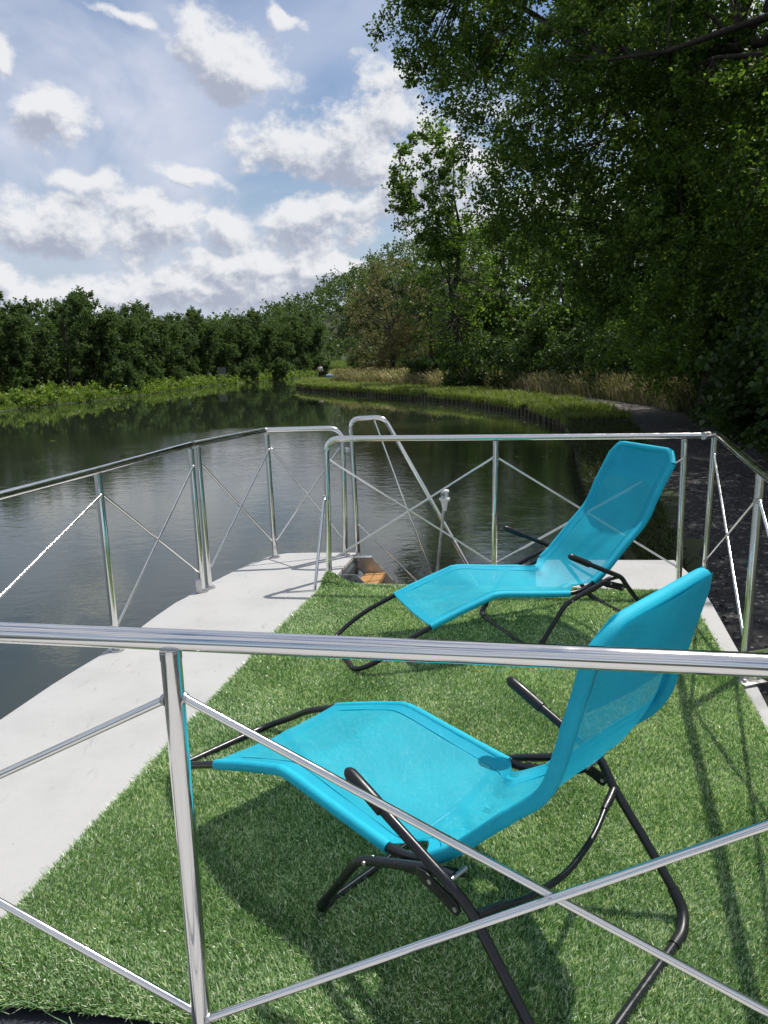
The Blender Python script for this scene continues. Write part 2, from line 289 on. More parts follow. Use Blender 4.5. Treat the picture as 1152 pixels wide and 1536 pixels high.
class MB:
    def __init__(s): s.v = []; s.f = []
    def add(s, vs, fs):
        o = len(s.v); s.v += [tuple(v) for v in vs]; s.f += [tuple(i+o for i in f) for f in fs]
    def box(s, c, d, rz=0, ax=None):
        x, y, z = d[0]/2, d[1]/2, d[2]/2; vs = [Vector((i*x, j*y, k*z)) for i in (-1, 1) for j in (-1, 1) for k in (-1, 1)]
        M = Matrix.Rotation(rz, 3, 'Z') if ax is None else ax
        s.add([M @ v + Vector(c) for v in vs], [(0, 1, 3, 2), (4, 6, 7, 5), (0, 4, 5, 1), (2, 3, 7, 6), (0, 2, 6, 4), (1, 5, 7, 3)])
    def tube(s, pts, r, seg=12, caps=True, closed=False, flat=1.0):
        pts = [Vector(p) for p in pts]; n = len(pts); rs = r if isinstance(r, (list, tuple)) else [r]*n
        up = None; rings = []
        for i, p in enumerate(pts):
            a = pts[(i-1) % n] if (i > 0 or closed) else p; b = pts[(i+1) % n] if (i < n-1 or closed) else p
            t = (b-a).normalized()
            if up is None: up = Vector((0, 0, 1)) if abs(t.z) < .9 else Vector((1, 0, 0))
            sd_ = t.cross(up).normalized(); up = sd_.cross(t).normalized()
            rings.append([p + (sd_*math.cos(2*math.pi*k/seg) + up*math.sin(2*math.pi*k/seg)*flat)*rs[i] for k in range(seg)])
        vs = [v for rg in rings for v in rg]; fs = []
        for i in range(n if closed else n-1):
            j = (i+1) % n
            for k in range(seg): fs.append((i*seg+k, i*seg+(k+1) % seg, j*seg+(k+1) % seg, j*seg+k))
        if caps and not closed: fs += [tuple(range(seg))[::-1], tuple((n-1)*seg+k for k in range(seg))]
        s.add(vs, fs)
    def rod(s, a, b, r, seg=10): s.tube([a, b], r, seg)
    def prism(s, poly, z0, z1):
        n = len(poly); s.add([(x, y, z1) for x, y in poly]+[(x, y, z0) for x, y in poly],
            [tuple(range(n)), tuple(range(n, 2*n))[::-1]]+[(i, n+i, n+(i+1) % n, (i+1) % n) for i in range(n)])
    def build(s, name, m, parent=None, smooth=True, bevel=0, recalc=True):
        me = bpy.data.meshes.new(name); me.from_pydata(s.v, [], s.f); me.update()
        bm = bmesh.new(); bm.from_mesh(me)
        if recalc: bmesh.ops.recalc_face_normals(bm, faces=bm.faces)
        if bevel:
            es = [e for e in bm.edges if len(e.link_faces) == 2 and e.calc_face_angle(0) > .6]
            bmesh.ops.bevel(bm, geom=es, offset=bevel, segments=2, profile=.7, affect='EDGES')
        if smooth:
            for e in bm.edges:
                if len(e.link_faces) == 2 and e.calc_face_angle(0) > .75: e.smooth = False
        bm.to_mesh(me); bm.free(); o = link(name, me, m, parent, smooth=smooth); return o
def fillet(pts, r, n=6, closed=False):
    pts = [Vector(p) for p in pts]; out = []; N = len(pts)
    for i, p in enumerate(pts):
        if not closed and (i == 0 or i == N-1): out.append(p); continue
        a = pts[(i-1) % N]-p; b = pts[(i+1) % N]-p; rr = min(r[i] if isinstance(r, (list, tuple)) else r, a.length*.45, b.length*.45)
        A = p+a.normalized()*rr; B = p+b.normalized()*rr
        for k in range(n+1):
            t = k/n; out.append(A*(1-t)**2 + p*2*t*(1-t) + B*t*t)
    return out

# ================================================================== RIVER, GROUND
WATER_Z = -1.0
YL = [(-60, -27), (0, -25), (30, -23.6), (44, -22.8), (50, -23), (53.5, -21.5), (62, -20.8), (84, -20.4), (102, -16.6), (121, -12.3), (146, -9.6), (175, -4), (190, 6), (200, 25), (210, 60), (400, 60.2)]
YR = [(-60, -11), (0, 1.35), (3, 1.98), (5.4, 2.46), (8, 2.9), (11, 3.3), (15, 4.2), (21, 5.5), (24, 6.3), (27, 6.6), (31, 6.5), (35.2, 6.0), (41, 4.7), (47.7, 2.0), (55.8, -1.6), (61, -4.4), (67.4, -7.1), (73, -8.2), (81, -8.3), (87, -7.2), (91, -4), (96, 3), (103, 16), (112, 40), (120, 61), (400, 61.2)]
def XL(y): return np.interp(y, [a for a, _ in YL], [b for _, b in YL])
def XR(y): return np.interp(y, [a for a, _ in YR], [b for _, b in YR])
def sstep(x, a, b): t = np.clip((x-a)/(b-a), 0, 1); return t*t*(3-2*t)
def land_z(x, y):
    x = np.asarray(x, float); y = np.asarray(y, float)
    hill = 29*np.exp(-(((x-20)/45)**2+((y-235)/55)**2)) + 10*np.exp(-(((x-75)/40)**2+((y-90)/70)**2))
    dR = x-XR(y); dL = XL(y)-x
    rgt = -.55 + .10*sstep(dR, 5, 9) + 1.2*sstep(dR, 9, 22)*sstep(y, -5, 10)
    lft = -.93 + .42*sstep(dL, 0, 3.) + .5*sstep(dL, 4, 12)
    return np.where(dL > 0, lft, rgt) + hill*sstep(np.maximum(dL, dR), 4, 30)
ys = np.concatenate([np.arange(-60, -4, 4.), np.arange(-4, 70, .5), np.arange(70, 130, 1.), np.arange(130, 260, 3.), np.arange(260, 901, 40.)])
oL = [-900, -420, -220, -120, -80, -60, -45, -35, -27, -20, -15, -11, -8, -6, -4.5, -3.3, -2.3, -1.5, -.9, -.45, -.15, 0]
oR = [0, .04, .3, .7, 1.2, 1.8, 2.5, 3.2, 4, 5, 6, 7.5, 9, 11, 13.5, 16.5, 20, 25, 32, 42, 55, 75, 110, 200, 420, 900]
rows = []
rg = np.random.default_rng(3)
for y in ys:
    xl, xr = float(XL(y)), float(XR(y))
    r = [(xl+o, y, float(land_z(xl+o-.001, y))) for o in oL] + [(xl+.35*(min(1, (xr-xl)/3)), y, -1.9), ((xl+xr)/2, y, -2.6), (xr-.02, y, -2.2)] + [(xr+o, y, float(land_z(xr+o+.001, y)) if o > 0 else -1.75) for o in oR]
    rows.append(r)
Vg = np.array(rows); nr, nc = Vg.shape[:2]
jit = rg.normal(0, .03, (nr, nc)); jit[:, [len(oL)+3, len(oL)+4]] = 0; jit[:, :4] = 0; Vg[:, :, 2] += jit*np.where(np.arange(nc) < len(oL)+12, .3, 1.)
idx = np.arange(nr*nc).reshape(nr, nc); Fg = np.stack([idx[:-1, :-1], idx[:-1, 1:], idx[1:, 1:], idx[1:, :-1]], -1).reshape(-1, 4)
g = link('ground', mesh_np('ground', Vg.reshape(-1, 3), Fg), M_GROUND, smooth=True); tag(g, kind='structure')
# water as one sheet that reaches under both banks
wv = []; wy = list(range(-60, 260, 5))
for y in wy:
    xl, xr = float(XL(y))-6, float(XR(y))+ (0.03 if -5 < y < 75 else .03)
    for t in np.linspace(0, 1, 9): wv.append((xl+(xr-xl)*t, y, WATER_Z))
wi = np.arange(len(wv)).reshape(len(wy), 9); wf = np.stack([wi[:-1, :-1], wi[:-1, 1:], wi[1:, 1:], wi[1:, :-1]], -1).reshape(-1, 4)
w = link('water', mesh_np('water', wv, wf), M_WATER); tag(w, kind='structure')

# towpath along the right bank
pc = [(1.6, -12, 1.5), (2.55, 0, 1.5), (3.25, 3, 1.45), (4.1, 5.5, 1.55), (4.8, 8, 1.5), (5.9, 12, 1.4), (7.1, 16, 1.25), (8.2, 20, 1.15), (9.4, 25, 1.1), (10.0, 30, 1.0), (9.6, 36, .9), (8.0, 43, .8), (5.4, 50, .7), (1.6, 58, .6), (-1.5, 66, .5)]
pv = []; pys = np.arange(-12, 66.01, .4)
for y in pys:
    cx = np.interp(y, [q[1] for q in pc], [q[0] for q in pc]); hw = np.interp(y, [q[1] for q in pc], [q[2] for q in pc])
    for t in np.linspace(-1, 1, 9):
        x = cx+hw*t*(1+.10*math.sin(y*1.7+t)) ; pv.append((x, y, float(land_z(x, y))+.035 - (.05 if abs(t) > .99 else 0)+.006*math.sin(3*x+y*2)))
pi_ = np.arange(len(pv)).reshape(len(pys), 9); pf = np.stack([pi_[:-1, :-1], pi_[:-1, 1:], pi_[1:, 1:], pi_[1:, :-1]], -1).reshape(-1, 4)
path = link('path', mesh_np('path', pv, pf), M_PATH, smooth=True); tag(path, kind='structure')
def path_c(y): return np.interp(y, [q[1] for q in pc], [q[0] for q in pc]), np.interp(y, [q[1] for q in pc], [q[2] for q in pc])

# timber piling along the right bank
pw = thing('bank_piling', 'row of short dark timber piles holding the grassy right bank above the water', 'piling', (0, 0, 0))
mbp = MB(); mbw = MB(); rnd = random.Random(5); y = 22.5
prev = None
while y < 84:
    x = float(XR(y)); dx = float(XR(y+.1))-x; step = .52/math.hypot(1, dx/.1)
    h = -.63+rnd.uniform(-.11, .06); nx = -.03
    r__ = rnd.uniform(.065, .095); mbp.tube([(x+nx+rnd.uniform(-.03, .03), y, -1.7), (x+nx+rnd.uniform(-.06, .06), y+rnd.uniform(-.04, .04), h), (x+nx, y, h+.02)], [r__, r__*.95, r__*.6], 7)
    y += step
yy = 22.5
while yy < 84:
    a = (float(XR(yy))+.045, yy); yb = min(yy+1.5, 84); b_ = (float(XR(yb))+.045, yb)
    q0 = Vector((a[0]+.05, a[1], -.88)); q1 = Vector((b_[0]+.05, b_[1], -.88)); dd = (q1-q0); mbw.box((q0+q1)/2, (.03, dd.length*1.02, .34), -math.atan2(dd.x, dd.y)); yy = yb
o = mbp.build('piles', M_PILE, pw, smooth=False); o['kind'] = 'stuff'
mbw.build('waling_board', M_PILE, pw, smooth=False)

# ================================================================== BOAT
boat = thing('boat', 'moored boat with flat pale grey painted foredeck reaching out over the river', 'boat', (0, 0, 0))
DECK = [(-2.0, -1.5), (-1.98, 1.2), (-1.86, 2.2), (-1.735, 3.02), (-1.66, 3.38), (-1.585, 3.66), (-1.56, 3.74), (-1.545, 3.86), (-1.50, 3.98), (-1.44, 4.35), (-1.385, 4.62), (-1.345, 4.72), (-1.325, 4.80), (-1.315, 4.92), (-1.26, 5.02), (-1.13, 5.36), (-1.03, 5.58), (-.94, 5.72), (-.9, 5.78), (-.80, 5.83), (-.62, 5.83),
        (-.235, 5.80), (-.375, 5.06), (-.35, 4.985), (1.02, 4.765), (1.16, 5.47), (2.20, 5.375), (2.15, 4.86), (2.04, 4.37), (1.885, 3.77), (1.805, 3.45), (1.675, 2.98), (1.3, 1.2), (.9, -1.5)]
d = MB(); d.prism(DECK, -.05, 0); deck = d.build('deck', M_DECK, boat, smooth=False, bevel=.006)
HULL = [(x*.97+.01, y-.05) for x, y in DECK]
hm = MB(); hm.prism(HULL, -1.6, -.052); hm.build('hull', M_HULL, boat, smooth=False)
hm = MB(); hm.prism([(-.25, 4.7), (-.18, 5.85), (1.16, 5.66), (1.05, 4.5)], -.62, -.58); hm.build('lower_step', M_DECK, boat, smooth=False)

# dark mat at the camera's side of the turf
mm = MB(); mm.prism([(-1.75, 1.60), (-1.78, 1.34), (1.15, 1.16), (1.2, 1.37)], .001, .005); mt = mm.build('rubber_mat', M_RUB, smooth=False)
tag(mt, 'dark rubber mat lying on the deck beyond the near edge of the artificial grass', 'mat')

# ------------------------------------------------------------------ artificial turf
turf = thing('artificial_turf', 'sheet of bright green artificial grass laid over the pale deck', 'artificial grass', (0, 0, 0))
def tl(y): return np.interp(y, [1.2, 1.50, 1.77, 2.18, 3.68, 4.29, 4.98], [-1.17, -1.145, -1.10, -1.015, -.714, -.572, -.40])
def tr_(y): return np.interp(y, [1.2, 2.72, 3.17, 3.77, 4.62, 4.7], [1.17, 1.545, 1.65, 1.785, 1.965, 1.98])
def tn(x): return 1.445-.07*(x+.435)+.012*np.sin(x*5)
def tf(x): return 4.925-.145*(x+.36)
def tz(x, y):
    z = .008+.0*x
    z = z+.045*np.exp(-((y-tn(x)-.12)/.12)**2)*sstep(-x, .25, .95)
    z = z+.085*np.exp(-(((x+.40)/.11)**2+((y-4.93)/.13)**2))
    return z+.004*np.sin(x*3+1)*np.sin(y*2.3)*1.
bx = np.linspace(-1.25, 2.05, 90); by_ = np.linspace(1.15, 5.0, 90)
U, Vv = np.meshgrid(np.linspace(0, 1, 80), np.linspace(0, 1, 100))
Yt = 1.2+Vv*3.8; Xt = tl(Yt)+(tr_(Yt)-tl(Yt))*U; Yt = np.clip(Yt, tn(Xt), tf(Xt)); Xt = tl(Yt)+(tr_(Yt)-tl(Yt))*U
Zt = tz(Xt, Yt)+.004
ti = np.arange(8000).reshape(100, 80); tfc = np.stack([ti[:-1, :-1], ti[:-1, 1:], ti[1:, 1:], ti[1:, :-1]], -1).reshape(-1, 4)
link('turf_backing', mesh_np('turf_backing', np.stack([Xt, Yt, Zt], -1).reshape(-1, 3), tfc), M_BACK, turf, smooth=True)
rg = np.random.default_rng(11)
def turf_pts(n, y0, y1):
    y = rg.uniform(y0, y1, n); x = rg.uniform(-1.2, 2.02, n)
    k = (x > tl(y)+rg.normal(0, .006, n)) & (x < tr_(y)+rg.normal(0, .006, n)) & (y > tn(x)) & (y < tf(x)); return x[k], y[k]
P = [turf_pts(int(3.22*(2.4-1.2)*105000), 1.2, 2.4), turf_pts(int(3.22*1.1*72000), 2.4, 3.5), turf_pts(int(3.22*1.5*46000), 3.5, 5.0)]
x = np.concatenate([p_[0] for p_ in P]); y = np.concatenate([p_[1] for p_ in P]); N = len(x); z = tz(x, y)+.003
h = rg.uniform(.010, .021, N)*(1+.15*np.sin(x*7+y*3)); wd = rg.uniform(.0010, .0024, N)*(1+.28*np.clip(y-2, 0, 3))
lean_a = rg.normal(0, 1.3, N)-1.9+1.1*np.sin(x*3.1+1.7*np.sin(y*2.2))+.8*np.sin(y*4.3+x); lean = np.abs(rg.normal(.5, .32, N))
dx_ = np.cos(lean_a)*lean; dy_ = np.sin(lean_a)*lean; ph = rg.uniform(0, 2*np.pi, N)
edge = np.minimum(np.minimum(x-tl(y), y-tn(x)), .05)/.05; outw = (1-edge)*.6
dx_ -= outw*(x-tl(y) < .05); dy_ -= outw*((y-tn(x)) < .05)
tip = np.stack([x+dx_*h, y+dy_*h, z+h*np.cos(np.minimum(lean, 1.1))], -1)
sx_ = np.stack([np.cos(ph)*wd, np.sin(ph)*wd, np.zeros(N)], -1); b0 = np.stack([x, y, z], -1)
Vt = np.stack([b0-sx_, b0+sx_, tip], 1).reshape(-1, 3)
o = link('turf_blades', mesh_np('turf_blades', Vt, np.arange(3*N).reshape(-1, 3)), M_TURF, turf); o['kind'] = 'stuff'
# loose threads at the frayed near edge
th = MB()
for (x0, y0, L_, c_) in [(-.93, 1.53, .16, .03), (-.76, 1.50, .12, -.05), (-.70, 1.50, .1, .05), (-1.05, 1.56, .13, .02)]:
    pts = [(x0+L_*t, y0-.06+c_*math.sin(3*t)-.03*t, .05-.03*t+.012*math.sin(7*t)) for t in np.linspace(0, 1, 9)]; th.tube(pts, .0011, 5)
th.build('loose_thread', M_TURF, turf)

# ================================================================== RAILINGS
RT = .0205   # top rail radius
RP = .0200   # post radius
RX = .0072   # brace rod radius
RAIL_Z = 1.0
def lerp(a, b, t): return tuple(a[i]+(b[i]-a[i])*t for i in range(len(a)))
def post(parent, x, y, top=None, plate=True, r=RP, xt=None, yt=None, zb=0.0):
    m_ = MB(); xt = x if xt is None else xt; yt = y if yt is None else yt
    m_.tube([(x, y, zb), (xt, yt, (RAIL_Z-.01) if top is None else top)], r, 20); o = m_.build('post', M_STEEL, parent)
    # weld bead under the rail and a foot plate
    q = MB(); q.tube([(xt, yt, RAIL_Z-.030), (xt, yt, RAIL_Z-.014)], r+.0012, 18); q.build('weld_collar', M_STEEL, o)
    if plate:
        q = MB(); q.tube([(x, y, zb+.001), (x, y, zb+.009)], r+.022, 20); q.tube([(x, y, zb+.009), (x, y, zb+.02)], r+.006, 18)
        q.build('foot_plate', M_BRUSH, o)
    return o
def rods(parent, a, b, za=.87, zb=.14, off=.006, r=RX):
    """crossed brace rods between two posts a and b (x, y)"""
    A = Vector((a[0], a[1], 0)); B = Vector((b[0], b[1], 0)); t = (B-A).normalized(); nrm = Vector((-t.y, t.x, 0)); A2 = A+t*RP*.9; B2 = B-t*RP*.9
    for s_, (z1, z2) in ((1, (za, zb)), (-1, (zb, za))):
        m_ = MB(); m_.rod(A2+nrm*off*s_+Vector((0, 0, z1)), B2+nrm*off*s_+Vector((0, 0, z2)), r, 12); rd = m_.build('brace_rod', M_STEEL, parent)
        for E1, zz_, sgn in ((A2, z1, 1), (B2, z2, -1)):
            e1 = E1+nrm*off*s_+Vector((0, 0, zz_)); q = MB(); q.tube([e1-t*sgn*.002, e1+t*sgn*.003, e1+t*sgn*.007], [r+.0045, r+.0035, r+.0004], 12); q.build('weld_bead', M_BRUSH, rd)
    # flattened bead where the rods touch
    m_ = MB(); C = (A2+B2)/2+Vector((0, 0, (za+zb)/2)); m_.tube([C-nrm*.012, C+nrm*.012], .008, 10); m_.build('rod_joint', M_BRUSH, parent)
def rail(parent, pts, r=RT, fil=.09, name='top_rail'):
    m_ = MB(); m_.tube(fillet(pts, fil, 8), r, 24); return m_.build(name, M_STEEL, parent)

# near railing (across the picture, in front of the viewer)
nr_ = thing('deck_railing', 'thick polished steel railing nearest the viewer, crossing the lower picture in front of the loungers', 'railing', (-.425, 1.356, 0), 0, 'polished steel railings of the foredeck')
def loc(p, root): return tuple(p[i]-root.location[i] for i in range(3))
class Sub:  # put world coordinates into a thing's local space
    pass
def near_y(x): return 1.287-.16*x
def localise(root):
    for ch in root.children:
        ch.location = ch.location - root.location
NL = (-1.93, near_y(-1.93)+.02); NM = (-.425, 1.356); NR = (1.04, near_y(1.04))
rail(nr_, [(NL[0], NL[1], .1), (NL[0], NL[1], RAIL_Z+.006), (NR[0], NR[1], RAIL_Z+.006), (NR[0], NR[1], .1)], r=.0215, fil=.1)
post(nr_, *NM, r=.0205)
for q_ in (NL, NR):
    m_ = MB(); m_.tube([(q_[0], q_[1], 0), (q_[0], q_[1], .012)], .04, 18); m_.build('foot_plate', M_BRUSH, nr_)
rods(nr_, NL, NM, .885, .135, r=.0085); rods(nr_, NM, NR, .885, .135, r=.0085)
localise(nr_)

# left railing, near section
l1 = thing('deck_railing', 'polished steel railing along the left deck edge, running out of the picture', 'railing', (-1.49, 3.81, 0), 0, 'polished steel railings of the foredeck')
LA, LB, LC = (-1.83, 2.10), (-1.489, 3.812), (-1.262, 4.845)
rail(l1, [(-1.93, 1.60, .08), (-1.93, 1.60, RAIL_Z), (-1.655, 3.05, RAIL_Z), (-1.497, 3.81, RAIL_Z), (-1.275, 4.87, RAIL_Z+.01)], fil=.05)
post(l1, *LB, xt=-1.497); post(l1, *LC, xt=-1.272)
rods(l1, (-1.90, 1.75), LB); rods(l1, LB, LC)
m_ = MB(); m_.box((LC[0]-.015, LC[1]-.03, .045), (.04, .03, .09), .2); m_.build('hinge_lug', M_BRUSH, l1, bevel=.004)
localise(l1)
# left railing, far section
l2 = thing('deck_railing', 'polished steel railing at the far left deck corner with a rounded end beside the steps', 'railing', (-.885, 5.70, 0), 0, 'polished steel railings of the foredeck')
LD, LE, LF = (-1.232, 4.92), (-.884, 5.705), (-.318, 5.738)
m_ = MB(); m_.tube(fillet([(-1.262, 4.89, RAIL_Z+.012), (-.905, 5.69, RAIL_Z+.022), (-.31, 5.738, RAIL_Z+.022), (-.318, 5.738, 0)], [0, .03, .12, 0], 8), RT, 22); m_.build('top_rail', M_STEEL, l2)
post(l2, *LD, xt=-1.245); post(l2, *LE, xt=-.90)
m_ = MB(); m_.tube([(LF[0], LF[1], 0), (LF[0], LF[1], .01)], .038, 18); m_.build('foot_plate', M_BRUSH, l2)
rods(l2, LD, LE); rods(l2, LE, LF)
m_ = MB(); m_.box((-.276, 5.739, .845), (.085, .012, .036)); m_.tube([(-.29, 5.739, .845), (-.262, 5.739, .845)], .024, 12); m_.build('gate_latch', M_BRUSH, l2, bevel=.003)
localise(l2)
# front railing
f1 = thing('deck_railing', 'polished steel railing across the far side of the artificial grass, behind the farther lounger', 'railing', (.76, 4.93, 0), 0, 'polished steel railings of the foredeck')
FA, FB, FC = (-.405, 5.08), (.76, 4.93), (1.965, 4.71)
m_ = MB(); m_.tube(fillet([(-.405, 5.08, 0), (-.388, 5.05, RAIL_Z+.012), (.755, 4.905, RAIL_Z+.012), (2.10, 4.745, RAIL_Z+.012)], [0, .10, .02, 0], 8), RT, 22); m_.build('top_rail', M_STEEL, f1)
post(f1, *FB, yt=4.905); post(f1, *FC, yt=4.76)
rods(f1, FA, FB); rods(f1, FB, FC)
m_ = MB(); m_.tube(fillet([(-.408, 5.04, .60), (-.418, 5.0, .58), (-.487, 4.82, 0)], .02, 4), .0105, 12); m_.tube([(-.402, 5.062, .585), (-.402, 5.062, .615)], .026, 14); m_.build('strut', M_STEEL, f1)
localise(f1)
# right railing
r1 = thing('deck_railing', 'polished steel railing along the right deck edge beside the gravel path', 'railing', (1.70, 3.29, 0), 0, 'polished steel railings of the foredeck')
RA, RB, RC = (2.20, 4.85), (1.70, 3.265), (1.24, 1.66)
m_ = MB(); m_.tube(fillet([(2.10, 4.745, RAIL_Z+.012), (2.205, 4.83, RAIL_Z+.010), (1.745, 3.37, RAIL_Z), (1.27, 1.80, RAIL_Z), (1.17, 1.45, RAIL_Z), (1.15, 1.38, .06)], [0, .06, .02, .02, .05, 0], 8), RT, 22); m_.build('top_rail', M_STEEL, r1)
post(r1, *RA, xt=2.205, yt=4.86); post(r1, *RB, xt=1.725, yt=3.31); post(r1, *RC, yt=1.70)
rods(r1, RA, RB, r=.0085); rods(r1, RB, RC, r=.0085)
m_ = MB(); m_.box((1.715, 3.235, .012), (.13, .09, .008), .3); m_.tube([(1.68, 3.21, .012), (1.68, 3.21, .03)], .009, 6); m_.tube([(1.76, 3.24, .012), (1.76, 3.24, .03)], .009, 6); m_.build('foot_bracket', M_BRUSH, r1, bevel=.003)
m_ = MB(); m_.tube([(2.07, 4.722, RAIL_Z+.012), (2.12, 4.76, RAIL_Z+.012)], RT+.004, 20); m_.build('joint_sleeve', M_BRUSH, r1)
localise(r1)
# steps handrail
h1 = thing('stair_handrail', 'arched steel handrail sloping down the boarding steps, with a thin slanting inner rod', 'handrail', (-.218, 5.741, 0), 0)
def hy(x): return 5.741-.155*(x+.218)
m_ = MB(); m_.tube(fillet([(-.218, hy(-.218), -.05), (-.245, hy(-.245), 1.09), (.02, hy(.02), 1.10), (.93, hy(.93), -.58)], [0, .075, .07, 0], 8), .0195, 22); m_.build('top_rail', M_STEEL, h1)
m_ = MB(); m_.rod((-.06, hy(-.06), 1.08), (.52, hy(.52), -.58), .008, 12); m_.build('inner_rod', M_STEEL, h1)
m_ = MB(); m_.rod((-.205, hy(-.205), .25), (.42, hy(.42), -.38), .0075, 12); m_.build('lower_rod', M_STEEL, h1)
localise(h1)
# boarding steps
s1 = thing('boarding_steps', 'small steel boarding steps with an orange wooden tread, sunk beside the pale deck', 'steps', (-.15, 5.5, -.2), 0)
def plate(name, pts3, t=.008, mt_=M_BRUSH, dirv=(0.22, .975, 0)):
    m_ = MB(); dv = Vector(dirv).normalized()*t; n_ = len(pts3); P_ = [Vector(q) for q in pts3]
    m_.add([q+dv/2 for q in P_]+[q-dv/2 for q in P_], [tuple(range(n_)), tuple(range(n_, 2*n_))[::-1]]+[(i, n_+i, n_+(i+1) % n_, (i+1) % n_) for i in range(n_)])
    return m_.build(name, mt_, s1, smooth=False, bevel=.0015)
# far stringer and near stringer: sloping channel plates
for yo, nm in ((0.0, 'stringer'), (-.50, 'stringer')):
    ox = -.10*(yo/-.5)
    plate(nm, [(-.27+ox, 5.735+yo, -.015), (-.11+ox, 5.715+yo, -.015), (.42+ox, 5.63+yo, -.60), (.26+ox, 5.65+yo, -.60), (-.20+ox, 5.72+yo, -.13), (-.27+ox, 5.73+yo, -.13)])
m_ = MB(); m_.box((-.19, 5.70, -.012), (.17, .06, .006), -.15); m_.build('top_plate', M_BRUSH, s1, smooth=False)
m_ = MB(); m_.box((-.288, 5.52, -.13), (.008, .46, .22), -.2); m_.build('back_plate', M_BRUSH, s1, smooth=False)
for (tx, tz_) in ((-.12, -.16), (.06, -.38)):
    for k in range(2):
        m_ = MB(); m_.box((tx-.045+k*.083, 5.50-.012*k, tz_), (.078, .46, .035), -.2); m_.build('tread_plank', M_WOOD, s1, smooth=False, bevel=.004)
localise(s1)
# navigation light on a pole
nl = thing('navigation_light', 'white navigation light on a slim steel pole standing beyond the far railing', 'light', (.42, 5.62, -.58), 0)
m_ = MB(); m_.rod((.365, 5.62, -.58), (.470, 5.62, .40), .0125, 14); m_.build('pole', M_BRUSH, nl)
def lathe(mb, c, prof_, seg=20):
    vs = []; fs = []
    for i, (r, z_) in enumerate(prof_):
        for k in range(seg): a = 2*math.pi*k/seg; vs.append((c[0]+r*math.cos(a), c[1]+r*math.sin(a), c[2]+z_))
    for i in range(len(prof_)-1):
        for k in range(seg): fs.append((i*seg+k, i*seg+(k+1) % seg, (i+1)*seg+(k+1) % seg, (i+1)*seg+k))
    fs += [tuple(range(seg))[::-1], tuple((len(prof_)-1)*seg+k for k in range(seg))]; mb.add(vs, fs)
c_ = (.474, 5.62, .40)
m_ = MB(); lathe(m_, c_, [(.015, -.03), (.018, -.01), (.024, .02), (.03, .045), (.042, .055), (.042, .07), (.02, .075)]); m_.build('light_base', M_WPL, nl)
m_ = MB(); lathe(m_, c_, [(.022, .076), (.03, .078), (.03, .115), (.022, .117)]); m_.build('lens', M_LENS, nl)
m_ = MB(); lathe(m_, c_, [(.034, .118), (.037, .122), (.034, .135), (.01, .14)]); m_.build('light_cap', M_WPL, nl)
localise(nl)

